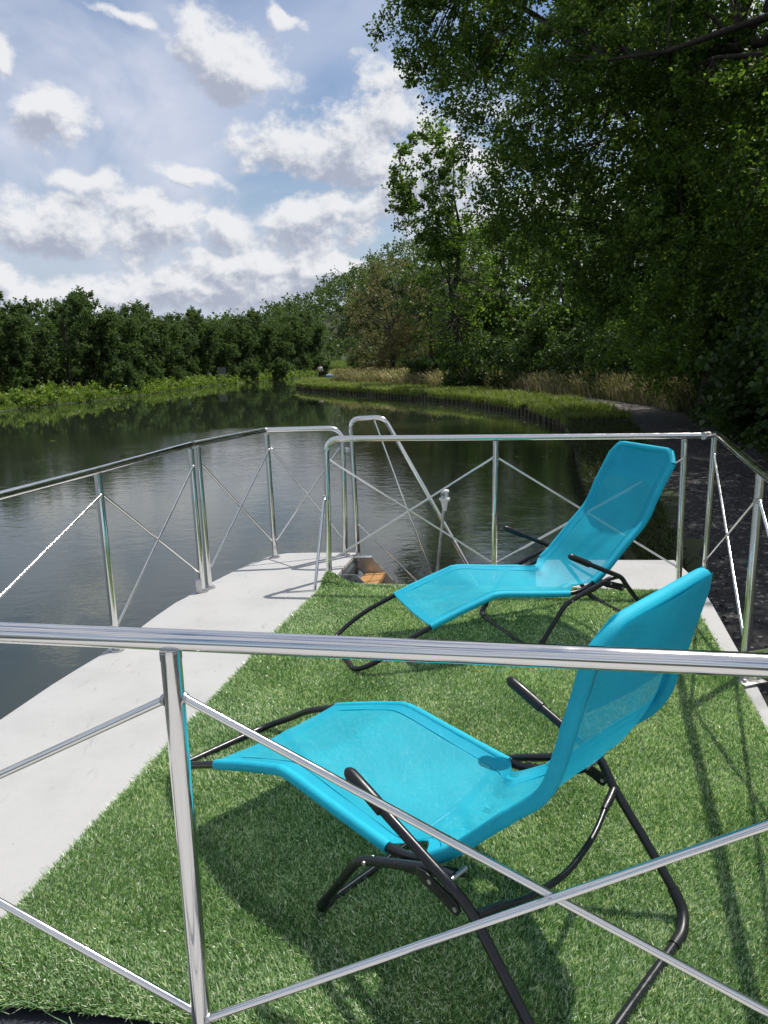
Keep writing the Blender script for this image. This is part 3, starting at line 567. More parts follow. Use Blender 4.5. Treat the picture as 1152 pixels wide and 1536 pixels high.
# ================================================================== LOUNGERS
FH = .274; SH = .33
PROF = [(.0, .220), (.17, .282), (.355, .342), (.40, .343), (.60, .318), (.82, .295), (.92, .322), (1.01, .392), (1.15, .542), (1.262, .652)]
def make_lounger(label, loc_, rz, top):
    t = thing('sun_lounger', label, 'sun lounger', loc_, rz, 'turquoise folding sun loungers on the artificial grass')
    b1, b2, tp = top          # backrest control points (s, z)
    prof = PROF+[b1, b2, tp]
    P3 = lambda q, n_: Vector((q[0], n_, q[1]))
    # --- continuous frame tube: top bar, both sides, foot bar
    side = lambda n_: [P3(q, n_) for q in [tp]+[b2, b1]+PROF[::-1]+[(-.17, .150), (-.285, .078)]]
    tdir = (Vector((tp[0], tp[1]))-Vector((b2[0], b2[1]))).normalized()
    te = (tp[0]-tdir.x*.012, tp[1]-tdir.y*.012)
    loop = [P3(te, -(FH-.055))]+side(-FH)[1:]+[P3((-.385, .028), -(FH-.05)), P3((-.385, .028), (FH-.05))]+side(FH)[1:][::-1]+[P3(te, (FH-.055))]
    loop = fillet(loop, .055, 5, closed=True)
    m_ = MB(); m_.tube(loop, .0128, 14, closed=True); fr = m_.build('frame_tube', M_BLACK, t)
    # --- sling
    cp = fillet([Vector((q[0], 0, q[1])) for q in prof], .06, 6)
    ls = [0]
    for i in range(1, len(cp)): ls.append(ls[-1]+(cp[i]-cp[i-1]).length)
    NS = 110; samp = []
    for k in range(NS+1):
        L_ = ls[-1]*k/NS; i = min(max(np.searchsorted(ls, L_), 1), len(cp)-1); tt = (L_-ls[i-1])/max(ls[i]-ls[i-1], 1e-6); samp.append(cp[i-1].lerp(cp[i], min(tt, 1)))
    def frame_at(k):
        a = samp[max(k-1, 0)]; b_ = samp[min(k+1, NS)]; tt = (b_-a).normalized(); nn = Vector((-tt.z, 0, tt.x)); return tt, nn
    NC = 26; vs = []; fs = []
    rr = random.Random(int(loc_[1]*10))
    for k in range(NS+1):
        p_ = samp[k]; tt, nn = frame_at(k); s_ = p_.x
        gap = math.exp(-((s_-.868)/.045)**2) if p_.z < .45 else 0
        topn = max(0, (k-(NS-6))/6.)
        he = FH+.004-.075*gap-.05*topn**2
        sag = (.022+.030*math.exp(-((s_-.85)/.28)**2))*(1-.85*topn)
        if k < 6: sag *= .35+.1*k
        for j in range(NC+1):
            u = -1+2*j/NC; n_ = u*he
            dz = -sag*(1-u*u) + .013 - .004*(1-abs(u))
            dz += .0028*math.sin(17*s_+4*u)*(1-abs(u)) + .006*gap*math.sin(9*u) + .0045*gap*math.sin(46*u) + .0016*math.sin(31*s_+9*u+2*math.sin(5*u))*(1-u*u)
            vs.append(p_+nn*dz+Vector((0, n_, 0)))
    for k in range(NS):
        for j in range(NC): a = k*(NC+1)+j; fs.append((a, a+1, a+NC+2, a+NC+1))
    m_ = MB(); m_.add(vs, fs); sl = m_.build('sling', M_SLING, t, recalc=False)
    # --- double-layer hems beside the side tubes, foot hem and head pocket
    def strip(name, k0, k1, u0, u1, offn, nseg=4, mt_=M_SLING, curl=0):
        vs, fs = [], []
        for k in range(k0, k1+1):
            p_ = samp[k]; tt, nn = frame_at(k); s_ = p_.x; gap = math.exp(-((s_-.868)/.045)**2) if p_.z < .45 else 0
            topn = max(0, (k-(NS-6))/6.); he = FH+.004-.075*gap-.05*topn**2; sag = (.022+.030*math.exp(-((s_-.85)/.28)**2))*(1-.85*topn)
            for j in range(nseg+1):
                u = u0+(u1-u0)*j/nseg; n_ = u*he; dz = -sag*(1-u*u)+.013-offn-.004*(1-abs(u)); vs.append(p_+nn*dz+Vector((0, n_, 0)))
        for k in range(k1-k0):
            for j in range(nseg): a = k*(nseg+1)+j; fs.append((a, a+1, a+nseg+2, a+nseg+1))
        m_ = MB(); m_.add(vs, fs); return m_.build(name, mt_, sl, recalc=False)
    def seam(u):
        q = []
        for k in range(1, NS):
            p_ = samp[k]; tt, nn = frame_at(k); s_ = p_.x; gap = math.exp(-((s_-.868)/.045)**2) if p_.z < .45 else 0
            topn = max(0, (k-(NS-6))/6.); he = FH+.004-.075*gap-.05*topn**2; sag = (.022+.030*math.exp(-((s_-.85)/.28)**2))*(1-.85*topn)
            q.append(p_+nn*(-sag*(1-u*u)+.0142-.004*(1-abs(u)))+Vector((0, u*he, 0)))
        m_ = MB(); m_.tube(q, .0013, 6); return m_.build('seam', M_HEM, sl)
    for sg in (-1, 1):
        strip('hem', 0, NS, sg*.80, sg*.985, .004)
        seam(sg*.80)
    strip('foot_hem', 0, 3, -.98, .98, .005, 10)
    strip('head_pocket', NS-12, NS, -.95, .95, .028, 12, M_HEM)
    # --- fabric sleeves round the side tubes
    def sleeve(pts, n_):
        m_ = MB(); q = fillet([P3(a, n_) for a in pts], .06, 6); rs = [.0170+.0006*math.sin(i*1.3) for i in range(len(q))]; m_.tube(q, rs, 14); return m_.build('sleeve', M_HEM, t)
    for sg in (-1, 1):
        sleeve([(.002, .221)]+PROF[1:5]+[(.795, .297)], sg*FH)
        sleeve([(.945, .342), (1.01, .392), (1.15, .542), (1.262, .652), b1, (b2[0], b2[1])], sg*FH)
    m_ = MB(); q = fillet([P3(b2, -FH), P3(te, -(FH-.055)), P3(te, (FH-.055)), P3(b2, FH)], .05, 6); m_.tube(q, .0175, 14); m_.build('sleeve', M_HEM, t)
    # --- front support: floor bar and two struts
    fs_ = [(.565, .022), (.60, .062), (.735, .258), (.79, .287), (1.0, .372), (1.055, .378)]
    lp = [Vector((q[0], -SH, q[1])) for q in fs_[::-1]]+[Vector((q[0], SH, q[1])) for q in fs_]
    lp[5] = Vector((.565, -(SH-.03), .016)); lp[6] = Vector((.565, SH-.03, .016))
    m_ = MB(); m_.tube(fillet(lp, .05, 5), .0125, 14); m_.build('front_support', M_BLACK, t)
    # --- rear support with armrests
    ra = [(.85, .478), (1.06, .382), (1.105, .330), (1.225, .183), (1.33, .048)]
    lp = [Vector((q[0], -SH-.001-(.024 if i < 2 else .004), q[1])) for i, q in enumerate(ra)]+[Vector((1.358, -(SH-.05), .018)), Vector((1.358, SH-.05, .018))]+[Vector((q[0], SH+(.024 if i < 2 else .004), q[1])) for i, q in reversed(list(enumerate(ra)))]
    m_ = MB(); m_.tube(fillet(lp, .05, 5), .0128, 14); m_.build('rear_support', M_BLACK, t)
    for sg in (-1, 1):
        y_ = sg*(SH+.025)
        m_ = MB(); q = [(.733, .533), (.739, .530), (.75, .525), (.80, .502), (.858, .474), (.86, .473)]
        m_.tube([Vector((a, y_, b_)) for a, b_ in q], [.006, .013, .0172, .0175, .0178, .0145], 16); m_.build('armrest_grip', M_GRIP, t)
        # corner cap on the floor bar
        m_ = MB(); m_.tube(fillet([Vector((1.30, sg*(SH+.003), .088)), Vector((1.336, sg*(SH-.003), .040)), Vector((1.358, sg*(SH-.06), .019)), Vector((1.358, sg*(SH-.12), .018))], .04, 5), .0158, 14); m_.build('foot_cap', M_GRIP, t)
        m_ = MB(); m_.tube(fillet([Vector((.61, sg*SH, .075)), Vector((.575, sg*SH, .026)), Vector((.565, sg*(SH-.06), .016))], .03, 5), .0155, 14); m_.build('foot_cap', M_GRIP, t)
        # curved link plates
        yi = sg*(SH-.016)
        def lplate(pts, w_, yy, name='link_plate'):
            m_ = MB(); q = fillet([Vector((a, yy, b_)) for a, b_ in pts], .03, 5); 
            vs, fs = [], []
            for i, p_ in enumerate(q):
                a = q[max(i-1, 0)]; b_ = q[min(i+1, len(q)-1)]; tt = (b_-a).normalized(); nn = Vector((-tt.z, 0, tt.x))
                ww = w_*(1 if 0 < i < len(q)-1 else .55)
                for u, v in ((-1, -1), (1, -1), (1, 1), (-1, 1)): vs.append(p_+nn*ww*u+Vector((0, .0025*v, 0)))
            for i in range(len(q)-1):
                for k in range(4): fs.append((i*4+k, i*4+(k+1) % 4, i*4+4+(k+1) % 4, i*4+4+k))
            fs += [(0, 1, 2, 3), ((len(q)-1)*4+3, (len(q)-1)*4+2, (len(q)-1)*4+1, (len(q)-1)*4)]
            m_.add(vs, fs); return m_.build(name, M_BLACK, t, bevel=.001)
        lplate([(.955, .355), (1.0, .345), (1.06, .325), (1.085, .31)], .018, sg*(SH+.0165))
        lplate([(.84, .288), (.90, .300), (.98, .335), (1.06, .372)], .014, sg*(FH+.022))
        # silver pins and bolts
        for (a, b_, y0, y1) in ((.775, .279, SH-.02, SH+.016), (1.0, .350, SH+.012, SH+.022), (1.075, .318, SH+.012, SH+.022), (.845, .292, FH-.01, SH-.01), (1.055, .377, FH+.01, SH+.03)):
            m_ = MB(); m_.tube([Vector((a, sg*y0, b_)), Vector((a, sg*y1, b_))], .0062, 10); m_.build('bolt', M_BRUSH, t)
    # --- bowed stay between the rear legs with plastic end clips
    st = [(1.120, -.322, .312), (1.128, -.27, .303), (1.150, -.16, .272), (1.163, 0, .256), (1.150, .16, .272), (1.128, .27, .303), (1.120, .322, .312)]
    m_ = MB(); m_.tube(fillet([Vector(q) for q in st], .06, 4), .0085, 12); m_.build('stay', M_BLACK, t)
    for sg in (-1, 1):
        m_ = MB(); m_.tube([Vector((1.118, sg*.328, .314)), Vector((1.126, sg*.285, .304)), Vector((1.132, sg*.245, .297))], [.012, .0125, .0105], 12); m_.build('stay_clip', M_GRIP, t)
    return t
make_lounger('nearer turquoise folding sun lounger with black tubes, seen from behind its raised backrest', (-.391, 2.436, 0), R_(-43.9), ((1.300, .80), (1.344, .975), (1.372, 1.045)))
make_lounger('farther turquoise folding sun lounger with black tubes, seen from its side below the far railing', (.134, 3.738, 0), R_(18.3), ((1.318, .78), (1.415, .95), (1.450, 1.025)))

# ================================================================== VEGETATION
def keep_lit(P):
    """True for leaves whose shadow misses the sunlit deck (world coordinates)"""
    k = np.ones(len(P), bool)
    for z0 in (0., 1.0):
        X = P[:, 0]-.434*(P[:, 2]-z0); Y = P[:, 1]-.367*(P[:, 2]-z0)
        k &= ~((Y < 6.7) & (Y > -3) & (X < 2.32+.21*(Y-5.4)) & (X > -4))
    k &= (P[:, 0]**2+P[:, 1]**2) > 25
    # fewer leaves where their shade would fall on the sunlit grass of the far right bank
    X = P[:, 0]-.434*(P[:, 2]+.5); Y = P[:, 1]-.367*(P[:, 2]+.5); low = P[:, 2] > 1.5
    k &= ~(low & (Y > 27) & (Y < 82) & (X > XR(Y)-1) & (X < XR(Y)+6.4) & (np.random.default_rng(1).uniform(size=len(P)) < .82))
    return k
def unit(v): return v/np.maximum(np.linalg.norm(v, axis=-1, keepdims=True), 1e-9)
def leaves(rg, C, RC, center, T, L, size, droop=0., outw=.6, width=.42, spread=.10):
    """sprays of leaves: for each clump centre C (radius RC) T twigs of L leaves; returns vertices (4 per leaf)"""
    n = len(C); c = np.repeat(C, T, 0); rc = np.repeat(RC, T)[:, None]
    o = unit(c-center); d = unit(rg.normal(size=(n*T, 3))*[1, 1, .7]+o*outw+[0, 0, .1-droop])
    st = c+unit(rg.normal(size=(n*T, 3)))*rc*rg.uniform(.0, .75, (n*T, 1)); ln = rc*rg.uniform(.35, .85, (n*T, 1))
    t = rg.uniform(0, 1, (n*T, L, 1)); P = st[:, None]+d[:, None]*ln[:, None]*t + rg.normal(size=(n*T, L, 3))*spread*rc[:, None]
    P[..., 2] -= droop*.6*(t[..., 0]**2)*ln
    ld = unit(d[:, None]*.7+rg.normal(size=(n*T, L, 3))*.75+[0, 0, -.15]); P = P.reshape(-1, 3); ld = ld.reshape(-1, 3)
    nn = unit(rg.normal(size=P.shape)+[0, 0, .7]); sd_ = unit(np.cross(ld, nn)); s_ = size*rg.uniform(.6, 1.3, (len(P), 1))
    fold = unit(np.cross(sd_, ld))*s_*.12
    return P, np.stack([P, P+ld*s_*.45+sd_*s_*width+fold, P+ld*s_, P+ld*s_*.5-sd_*s_*width+fold], 1)
def clumps(rg, ells):
    Cs, Rs = [], []
    for (cx, cy, cz, rx, ry, rz, n, rc) in ells:
        d = unit(rg.normal(size=(n, 3))); r = rg.uniform(.25, 1., (n, 1))**.45
        Cs.append(np.array([cx, cy, cz])+d*r*[rx, ry, rz]); Rs.append(rg.uniform(.65, 1.3, n)*rc)
    return np.concatenate(Cs), np.concatenate(Rs)
def quad_mesh(name, V4):
    V = V4.reshape(-1, 3); return mesh_np(name, V, np.arange(len(V)).reshape(-1, 4))
def curve_pts(a, b, rnd, bend, n=6, sag=0):
    a = Vector(a); b = Vector(b); L_ = (b-a).length; o1 = Vector((rnd.uniform(-1, 1), rnd.uniform(-1, 1), rnd.uniform(-.4, 1)))*bend*L_
    m_ = (a+b)/2+o1; return [a*(1-t)**2+m_*2*t*(1-t)+b*t*t+Vector((rnd.uniform(-1, 1), rnd.uniform(-1, 1), rnd.uniform(-1, 1)))*.02*L_*(1 if 0 < t < 1 else 0) for t in [i/n for i in range(n+1)]]
def tree_meshes(seed, H, ells, tr, fork=.35, limbs=7, T=12, L=12, leaf=.12, droop=0., lean=(0, 0), mleaf=None, keep=None, seg=9, subf=1.0, width=.42):
    rg = np.random.default_rng(seed); rnd = random.Random(seed)
    C, RC = clumps(rg, ells); center = C.mean(0)*[1, 1, .85]
    tm = MB(); top = Vector((lean[0], lean[1], H*.82)); tp = curve_pts((0, 0, -.3), top, rnd, .05, 9)
    tm.tube(tp, [tr*(1.25 if i == 0 else 1)*(1-.85*i/9) for i in range(10)], seg)
    bm_ = MB(); ends = []
    for k in range(limbs):
        i = rnd.randint(max(1, int(9*fork)), 8); c = C[rg.integers(len(C))]; e = Vector(c); s0 = tp[i]
        pts = curve_pts(s0, s0.lerp(e, .9), rnd, .16, 7); r0 = tr*(1-.8*i/9)*.62
        bm_.tube(pts, [r0*(1-.8*j/7) for j in range(8)], 7); ends += [(q, r0*(1-.8*j/7)) for j, q in enumerate(pts)]
    ends += [(q, tr*.4*(1-.8*j/9)) for j, q in enumerate(tp) if j > 3]; E_ = np.array([tuple(e[0]) for e in ends])
    for c in C[rg.permutation(len(C))[:int(len(C)*subf)]]:
        j = int(np.argmin(((E_-c)**2).sum(1))); e = ends[j]
        pts = curve_pts(e[0], c, rnd, .18, 4); r0 = min(e[1]*.7, .02+.012*(Vector(c)-e[0]).length)
        bm_.tube(pts, [r0*(1-.75*q/4) for q in range(5)], 4, caps=False)
    P, V4 = leaves(rg, C, RC, center, T, L, leaf, droop, width=width)
    return tm, bm_, P, V4
def mb_mesh(mb, name, m_, smooth=True):
    me = bpy.data.meshes.new(name); me.from_pydata(mb.v, [], mb.f); me.update(); me.materials.append(m_)
    if smooth: me.polygons.foreach_set('use_smooth', [True]*len(me.polygons))
    return me
def place_tree(name, label, cat, xy, meshes, rz=0, group=None, sc_=1., dz=0, scz=None):
    t = thing(name, label, cat, (xy[0], xy[1], float(land_z(xy[0], xy[1]))+dz), rz, group); t.scale = (sc_, sc_, scz or sc_)
    for nm, me in meshes: link(nm, me, None, t)
    return t
def big_tree(name, label, xy, seed, H, ells, tr, m_leaf_, cat='tree', **kw):
    tm, bm_, P, V4 = tree_meshes(seed, H, ells, tr, **kw); zb = float(land_z(*xy)); Wd = P+[xy[0], xy[1], zb]
    k = keep_lit(Wd); V4 = V4[k]
    # thin the lower leaves that would shade the sunlit reed strip
    me = quad_mesh(name+'_crown', V4); me.materials.append(m_leaf_)
    bv = np.array(bm_.v); 
    return place_tree(name, label, cat, xy, [('trunk', mb_mesh(tm, 'trunk', M_BARK)), ('branches', mb_mesh(bm_, 'branches', M_BARK)), ('crown', me)])

# --- right bank, big trees
big_tree('oak_tree', 'large spreading oak whose leafy boughs hang over the river at the top right', (11.5, 25.5), 21, 19,
    [(-3.0, 0, 11, 6.3, 7, 6.5, 400, .9), (-3.5, -3, 13.8, 5, 4, 4, 150, .85), (-6.6, 1.5, 14.2, 4.2, 4, 3.2, 170, .75), (-8.7, 2.5, 13.4, 2.6, 3, 2.0, 62, .65), (-8.6, 3, 16.3, 2.9, 4, 2.0, 62, .7), (-4.2, .5, 7.6, 4.0, 5, 4., 200, .85), (-1, -1, 4.6, 4.6, 6, 3, 110, .9), (3, 0, 12, 6, 7, 6, 70, 1.2)],
    .55, M_OAK, T=11, L=15, leaf=.125, limbs=16, fork=.2, width=.36, subf=.5)
big_tree('oak_tree', 'tall dark oak close to the path at the right picture edge', (13.0, 15.0), 22, 17,
    [(-3.0, 0.5, 11.5, 4.6, 5, 4.6, 190, .8), (-2, 0, 6, 4.4, 4.5, 3.4, 150, .75), (2, 0, 11, 5, 5, 5, 40, 1.2), (-6.8, 4.0, 8.9, 2.8, 1.3, 1.1, 70, .5), (-5.0, 2.4, 7.6, 1.6, .8, .5, 26, .4)],
    .5, M_OAK, T=11, L=15, leaf=.10, limbs=12, fork=.2, width=.36, subf=.5)
big_tree('field_maple', 'fresh green drooping maple in front of the big oaks beside the path', (11.6, 20.5), 23, 10,
    [(-1.8, 0, 6.4, 3.6, 3.4, 3.6, 260, .65), (-2.2, .5, 3.0, 3.0, 2.8, 2.0, 110, .6)], .22, M_LIME, T=10, L=13, leaf=.10, limbs=9, fork=.2, droop=.3, subf=.5)
big_tree('ash_tree', 'slender open-crowned tree standing alone against the clouds left of the oak', (5.0, 51), 24, 17.5,
    [(-1.6, 0, 13.2, 2.6, 2.6, 4.0, 84, .72), (.4, 0, 7.6, 2.6, 2.6, 3.6, 150, .8), (0, 0, 3.4, 2.6, 2.4, 2.4, 70, .8)], .24, M_OAK, T=9, L=11, leaf=.19, limbs=12, fork=.35)
big_tree('alder_tree', 'dark alder with a full crown to the ground behind the middle of the dry grass', (12.5, 48), 25, 13,
    [(-1, 0, 7.0, 4.2, 4.4, 5.0, 200, .9), (-1, -1, 3, 4, 4, 2.8, 100, .9)], .35, M_OAK, T=10, L=13, leaf=.19, limbs=9, subf=.4)
big_tree('alder_tree', 'dark alder filling the wood edge behind the right end of the dry grass', (16.5, 39), 26, 13,
    [(-1, 0, 7.5, 5.2, 5, 5.2, 240, .9), (-1, -1, 3, 4.6, 4, 2.8, 110, .9)], .4, M_OAK, T=10, L=13, leaf=.17, limbs=9, subf=.4)
big_tree('willow_tree', 'rounded olive-brown willow with fine twigs above the dry grass', (1.2, 72), 27, 11.5,
    [(-.2, 0, 6.6, 4.4, 4, 5.0, 230, .85), (0, -.5, 2.6, 4.4, 3.5, 2.6, 110, .8)], .25, M_WILLOW, T=16, L=11, leaf=.2, limbs=14, fork=.1, width=.17, subf=.5)
big_tree('yew_tree', 'dark layered tree standing between the olive willow and the open-crowned tree', (3.9, 59), 33, 10.5,
    [(-.2, 0, 6.6, 2.0, 2.2, 3.8, 70, .8), (-1.2, 0, 6.0, 2.2, 1.8, .6, 26, .6), (-1.3, 0, 8.0, 1.8, 1.6, .5, 20, .55), (0, 0, 2.4, 2.3, 2.2, 2., 40, .8)], .2, M_SHRUB, T=11, L=12, leaf=.2, limbs=8, fork=.2)
big_tree('spruce_tree', 'low blackish-green bushy conifer at the tip of the grassy point', (-.9, 84), 28, 4.6,
    [(0, 0, 2.2, 2.4, 2.2, 2.1, 60, .8)], .12, M_SHRUB, T=14, L=12, leaf=.2, droop=.5, limbs=6, fork=.1)
big_tree('ash_tree', 'mid-green tree rising behind the olive willow', (1.5, 97), 29, 14,
    [(0, 0, 8.2, 5.2, 4.5, 6., 150, 1.2)], .3, M_LEFT, T=11, L=11, leaf=.32, limbs=8, subf=.5)
big_tree('hornbeam_tree', 'dark broad tree to the right of the dark layered tree', (10.0, 62), 30, 13,
    [(-.5, 0, 7.2, 4.6, 4, 5.4, 190, 1.), (-.5, 0, 3., 4.6, 4, 2.8, 90, 1.)], .3, M_OAK, T=10, L=12, leaf=.23, limbs=8, subf=.4)
big_tree('beech_tree', 'tall dark tree deep in the wood behind the spreading oak', (17.5, 33), 34, 21,
    [(-1.5, 0, 14.5, 6.5, 6, 6.5, 190, 1.25), (0, 0, 7, 6, 6, 4, 80, 1.3)], .4, M_OAK, T=10, L=12, leaf=.2, limbs=8, subf=.3)
# canopy that shades the towpath, just out to the right of the picture
big_tree('oak_tree', 'oak leaning over the shaded gravel path beyond the right picture edge', (11.5, 7.5), 31, 14,
    [(-1.8, 0, 9, 5.2, 5.6, 3.6, 110, 1.4), (1.5, 0, 8, 4, 5, 3.4, 30, 1.7), (-1, 3, 5, 3.4, 3.4, 2.5, 34, 1.2), (-3.5, 3.5, 9, 3.5, 4, 3, 50, 1.2)], .42, M_OAK, T=12, L=14, leaf=.16, limbs=9)

# heavy limb of the near oak crossing the upper right
lo = [o for o in col.objects if o.get('label', '').startswith('tall dark oak close')][0]
m_ = MB(); off_ = lo.location
L1_ = [(13.0, 15.2, 8.6), (11.2, 16.6, 8.3), (9.65, 17.5, 8.63), (8.95, 18, 8.44), (8.3, 18.3, 8.2), (7.5, 18.6, 8.43), (6.65, 19, 8.34), (5.95, 19.5, 8.67), (5.2, 20, 8.95), (4.3, 21, 9.95)]
L2_ = [(8.95, 18, 8.44), (8.65, 18, 9.1), (8.3, 18, 9.7), (7.6, 18.3, 10.6)]; L3_ = [(8.3, 18.3, 8.2), (7.4, 18.5, 9.25), (6.4, 18.8, 9.85), (5.6, 19.2, 10.4)]
for pts_, r0, r1 in ((L1_, .17, .03), (L2_, .10, .04), (L3_, .06, .02)):
    q = [Vector(p_)-off_ for p_ in pts_]; qq = [v_+Vector((math.sin(5*i)*.05, math.cos(3.1*i)*.06, math.sin(2.3*i+1)*.07)) for i, v_ in enumerate(fillet(q, .4, 4))]; m_.tube(qq, [(r0+(r1-r0)*i/(len(qq)-1))*(1+.14*math.sin(4.1*i)) for i in range(len(qq))], 9)
m_.build('limb', M_BARK, lo)

# --- dense shrubs along the wood edge on the right
sv_ = []
for sd0 in (41, 42, 43):
    tm, bm_, P, V4 = tree_meshes(sd0, 3., [(0, 0, 1.5, 1.7, 1.6, 1.5, 44, .55), (0, 0, .6, 1.7, 1.6, .7, 16, .5)], .06, T=13, L=13, leaf=.115, limbs=8, fork=.05)
    me = quad_mesh('shrub_crown', V4); me.materials.append(M_SHRUB); sv_.append([('stem', mb_mesh(tm, 'stem', M_BARK)), ('branches', mb_mesh(bm_, 'branches', M_BARK)), ('crown', me)])
SH_ = [(8.0, 10.5, 1.1, 'first dark shrub beside the shaded path, lowest at the right picture edge'), (8.6, 13.5, 1.15, 'dark shrub beside the shaded path, just past the right railing corner'), (9.7, 17.0, 1.25, 'dark leafy shrub where the path starts to curve left'),
    (11.2, 21.5, 1.2, 'dark shrub below the drooping maple'), (12.6, 26.5, 1.2, 'dark shrub at the bend of the path, right of the dry grass'), (13.2, 31.5, 1.3, 'bushy shrub directly above the sunlit patch of path'),
    (12.2, 36.5, 1.25, 'bushy shrub behind the right end of the dry grass'), (11.2, 41.5, 1.3, 'light-tipped shrub behind the middle of the dry grass'), (9.2, 46.5, 1.35, 'dark shrub below the alder behind the dry grass'),
    (5.6, 49.6, 1.15, 'dark shrub hiding the foot of the open-crowned tree'), (8.0, 54.5, 1.3, 'dark shrub to the right behind the open-crowned tree'), (6.6, 65, 1.4, 'dark shrub to the right of the olive willow'), (14, 12, 1.5, 'large dark shrub deep in the wood at the right picture edge'), (15.5, 20, 1.7, 'large dark shrub in the wood behind the path shrubs')]
for i, (x_, y_, s_, lb) in enumerate(SH_):
    place_tree('shrub', lb, 'shrub', (x_, y_), sv_[i % 3], rz=i*1.9, group='shrubs along the wood edge', sc_=s_)

# wood behind, one mass that nobody could count
rg = np.random.default_rng(50)
def mass(name, pts, rc, T, L, leaf, m_, label, cat='wood'):
    P = np.array(pts); Rr = rg.uniform(.7, 1.3, len(P))*rc; Pp, V4 = leaves(rg, P, Rr, P.mean(0)-[0, 0, 30], T, L, leaf)
    k = keep_lit(Pp); o = link(name, quad_mesh(name, V4[k]), m_); tag(o, label, cat, kind='stuff'); return o
pts = []
for _ in range(520):
    y_ = rg.uniform(2, 66); x_ = max(np.interp(y_, [0, 20, 30, 45, 66], [15, 15.5, 17.5, 15, 9.5]), 0)+rg.uniform(0, 10)
    x_ = x_ if y_ > 12 else x_+2; pts.append((x_, y_, float(land_z(x_, y_))+rg.uniform(.3, 1)**1.0*rg.choice([3, 6, 10, 14])))
mass('woodland', pts, 1.9, 9, 9, .34, M_OAK, 'dark unbroken wood behind the trees of the right bank')
# wooded hill far behind the bend
pts = []
for _ in range(1500):
    y_ = rg.uniform(150, 250); x_ = rg.uniform(-55, 95)
    if x_ < XL(y_)-3 or x_ > XR(y_)+4 or y_ > 214:
        hz = float(land_z(x_, y_)); pts.append((x_, y_, hz+rg.uniform(1, 9.5)))
for _ in range(240):
    y_ = rg.uniform(106, 150); x_ = rg.uniform(float(XR(106)), 90); 
    if x_ > XR(y_)+3: pts.append((x_, y_, float(land_z(x_, y_))+rg.uniform(1, 8)))
mass('hillside_wood', pts, 2.6, 9, 8, .62, M_LEFT, 'distant wooded hill closing the view behind the river bend')

# --- left bank row of trees
lv = []
for sd0, H, el in ((61, 7.6, [(0, 0, 4.6, 2.6, 2.5, 2.8, 110, .62), (0, 0, 1.7, 2.8, 2.3, 1.6, 55, .62)]), (62, 8.2, [(-.3, 0, 5.0, 2.4, 2.4, 2.9, 105, .6), (.3, 0, 2.0, 2.8, 2.4, 1.9, 60, .62)]),
                   (63, 7.2, [(.2, 0, 4.0, 2.9, 2.6, 2.9, 115, .62), (0, 0, 1.5, 2.9, 2.3, 1.5, 50, .6)]), (64, 7.8, [(.3, 0, 5.2, 1.9, 1.9, 2.6, 30, .62), (-.4, 0, 3.2, 1.9, 1.7, 1.7, 18, .6)])):
    tm, bm_, P, V4 = tree_meshes(sd0, H, el, .14, T=11, L=13, leaf=.18, limbs=9, fork=.15, subf=.4)
    me = quad_mesh('bank_tree_crown', V4); me.materials.append(M_LEFT); lv.append([('trunk', mb_mesh(tm, 'trunk', M_BARK)), ('branches', mb_mesh(bm_, 'branches', M_BARK)), ('crown', me)])
LT = [(-28.6, 48.5, 0, 1.06), (-26.2, 51.5, 1, .94), (-25.6, 55.5, 3, .95), (-24.3, 58.3, 3, 1.03), (-24.5, 63.0, 1, 1.08), (-24.0, 67.5, 2, 1.07), (-24.0, 72, 0, 1.10), (-24.2, 77, 1, 1.08), (-24.3, 82.5, 2, 1.10), (-24.2, 88, 0, 1.12), (-23.0, 94, 1, 1.15),
      (-21.8, 100, 2, 1.2), (-20.2, 106, 0, 1.2), (-18.8, 113, 1, 1.28), (-17.2, 121, 2, 1.35), (-15.6, 130, 0, 1.42), (-14.0, 141, 1, 1.5)]
ORD = ['first', 'second', 'third', 'fourth', 'fifth', 'sixth', 'seventh', 'eighth', 'ninth', 'tenth', 'eleventh', 'twelfth', 'thirteenth', 'fourteenth', 'fifteenth', 'sixteenth', 'seventeenth']
for i, (x_, y_, k, s_) in enumerate(LT):
    extra = {0: 'full tree at the left picture edge', 2: 'thin-crowned tree with sky in its top', 3: 'thin pointed tree with a ragged top'}.get(i, 'round dark green tree')
    place_tree('bank_tree', f'{extra}, {ORD[i]} from the left on the far left bank', 'tree', (x_, y_), lv[k], rz=i*2.1, group='trees in the row on the far left bank', sc_=s_*.93)
for i, (x_, y_, k, lb) in enumerate([(-31.5, 44.5, 1, 'round tree just beyond the left picture edge, beside the full tree'), (-34, 39.5, 2, 'tree second beyond the left picture edge'), (-36, 33.5, 0, 'tree farthest beyond the left picture edge')]):
    place_tree('bank_tree', lb, 'tree', (x_, y_), lv[k], rz=i*1.7+.4, group='trees in the row on the far left bank', sc_=1.0)
# second rank behind
pts = [(x_-5-rg.uniform(0, 5), y_+rg.uniform(-3, 5), float(land_z(x_-6, y_))+rg.uniform(.6, 6.0)*s_) for (x_, y_, k, s_) in LT for _ in range(22) if y_ > 62]
pts += [(rg.uniform(-34, -30)+.1*(yq-50), yq, rg.uniform(0, 4.6)) for yq in rg.uniform(46, 68, 260)]
mass('rear_tree_belt', pts, 1.3, 10, 10, .30, M_LEFT, 'dark belt of trees behind the row on the far left bank', 'trees')

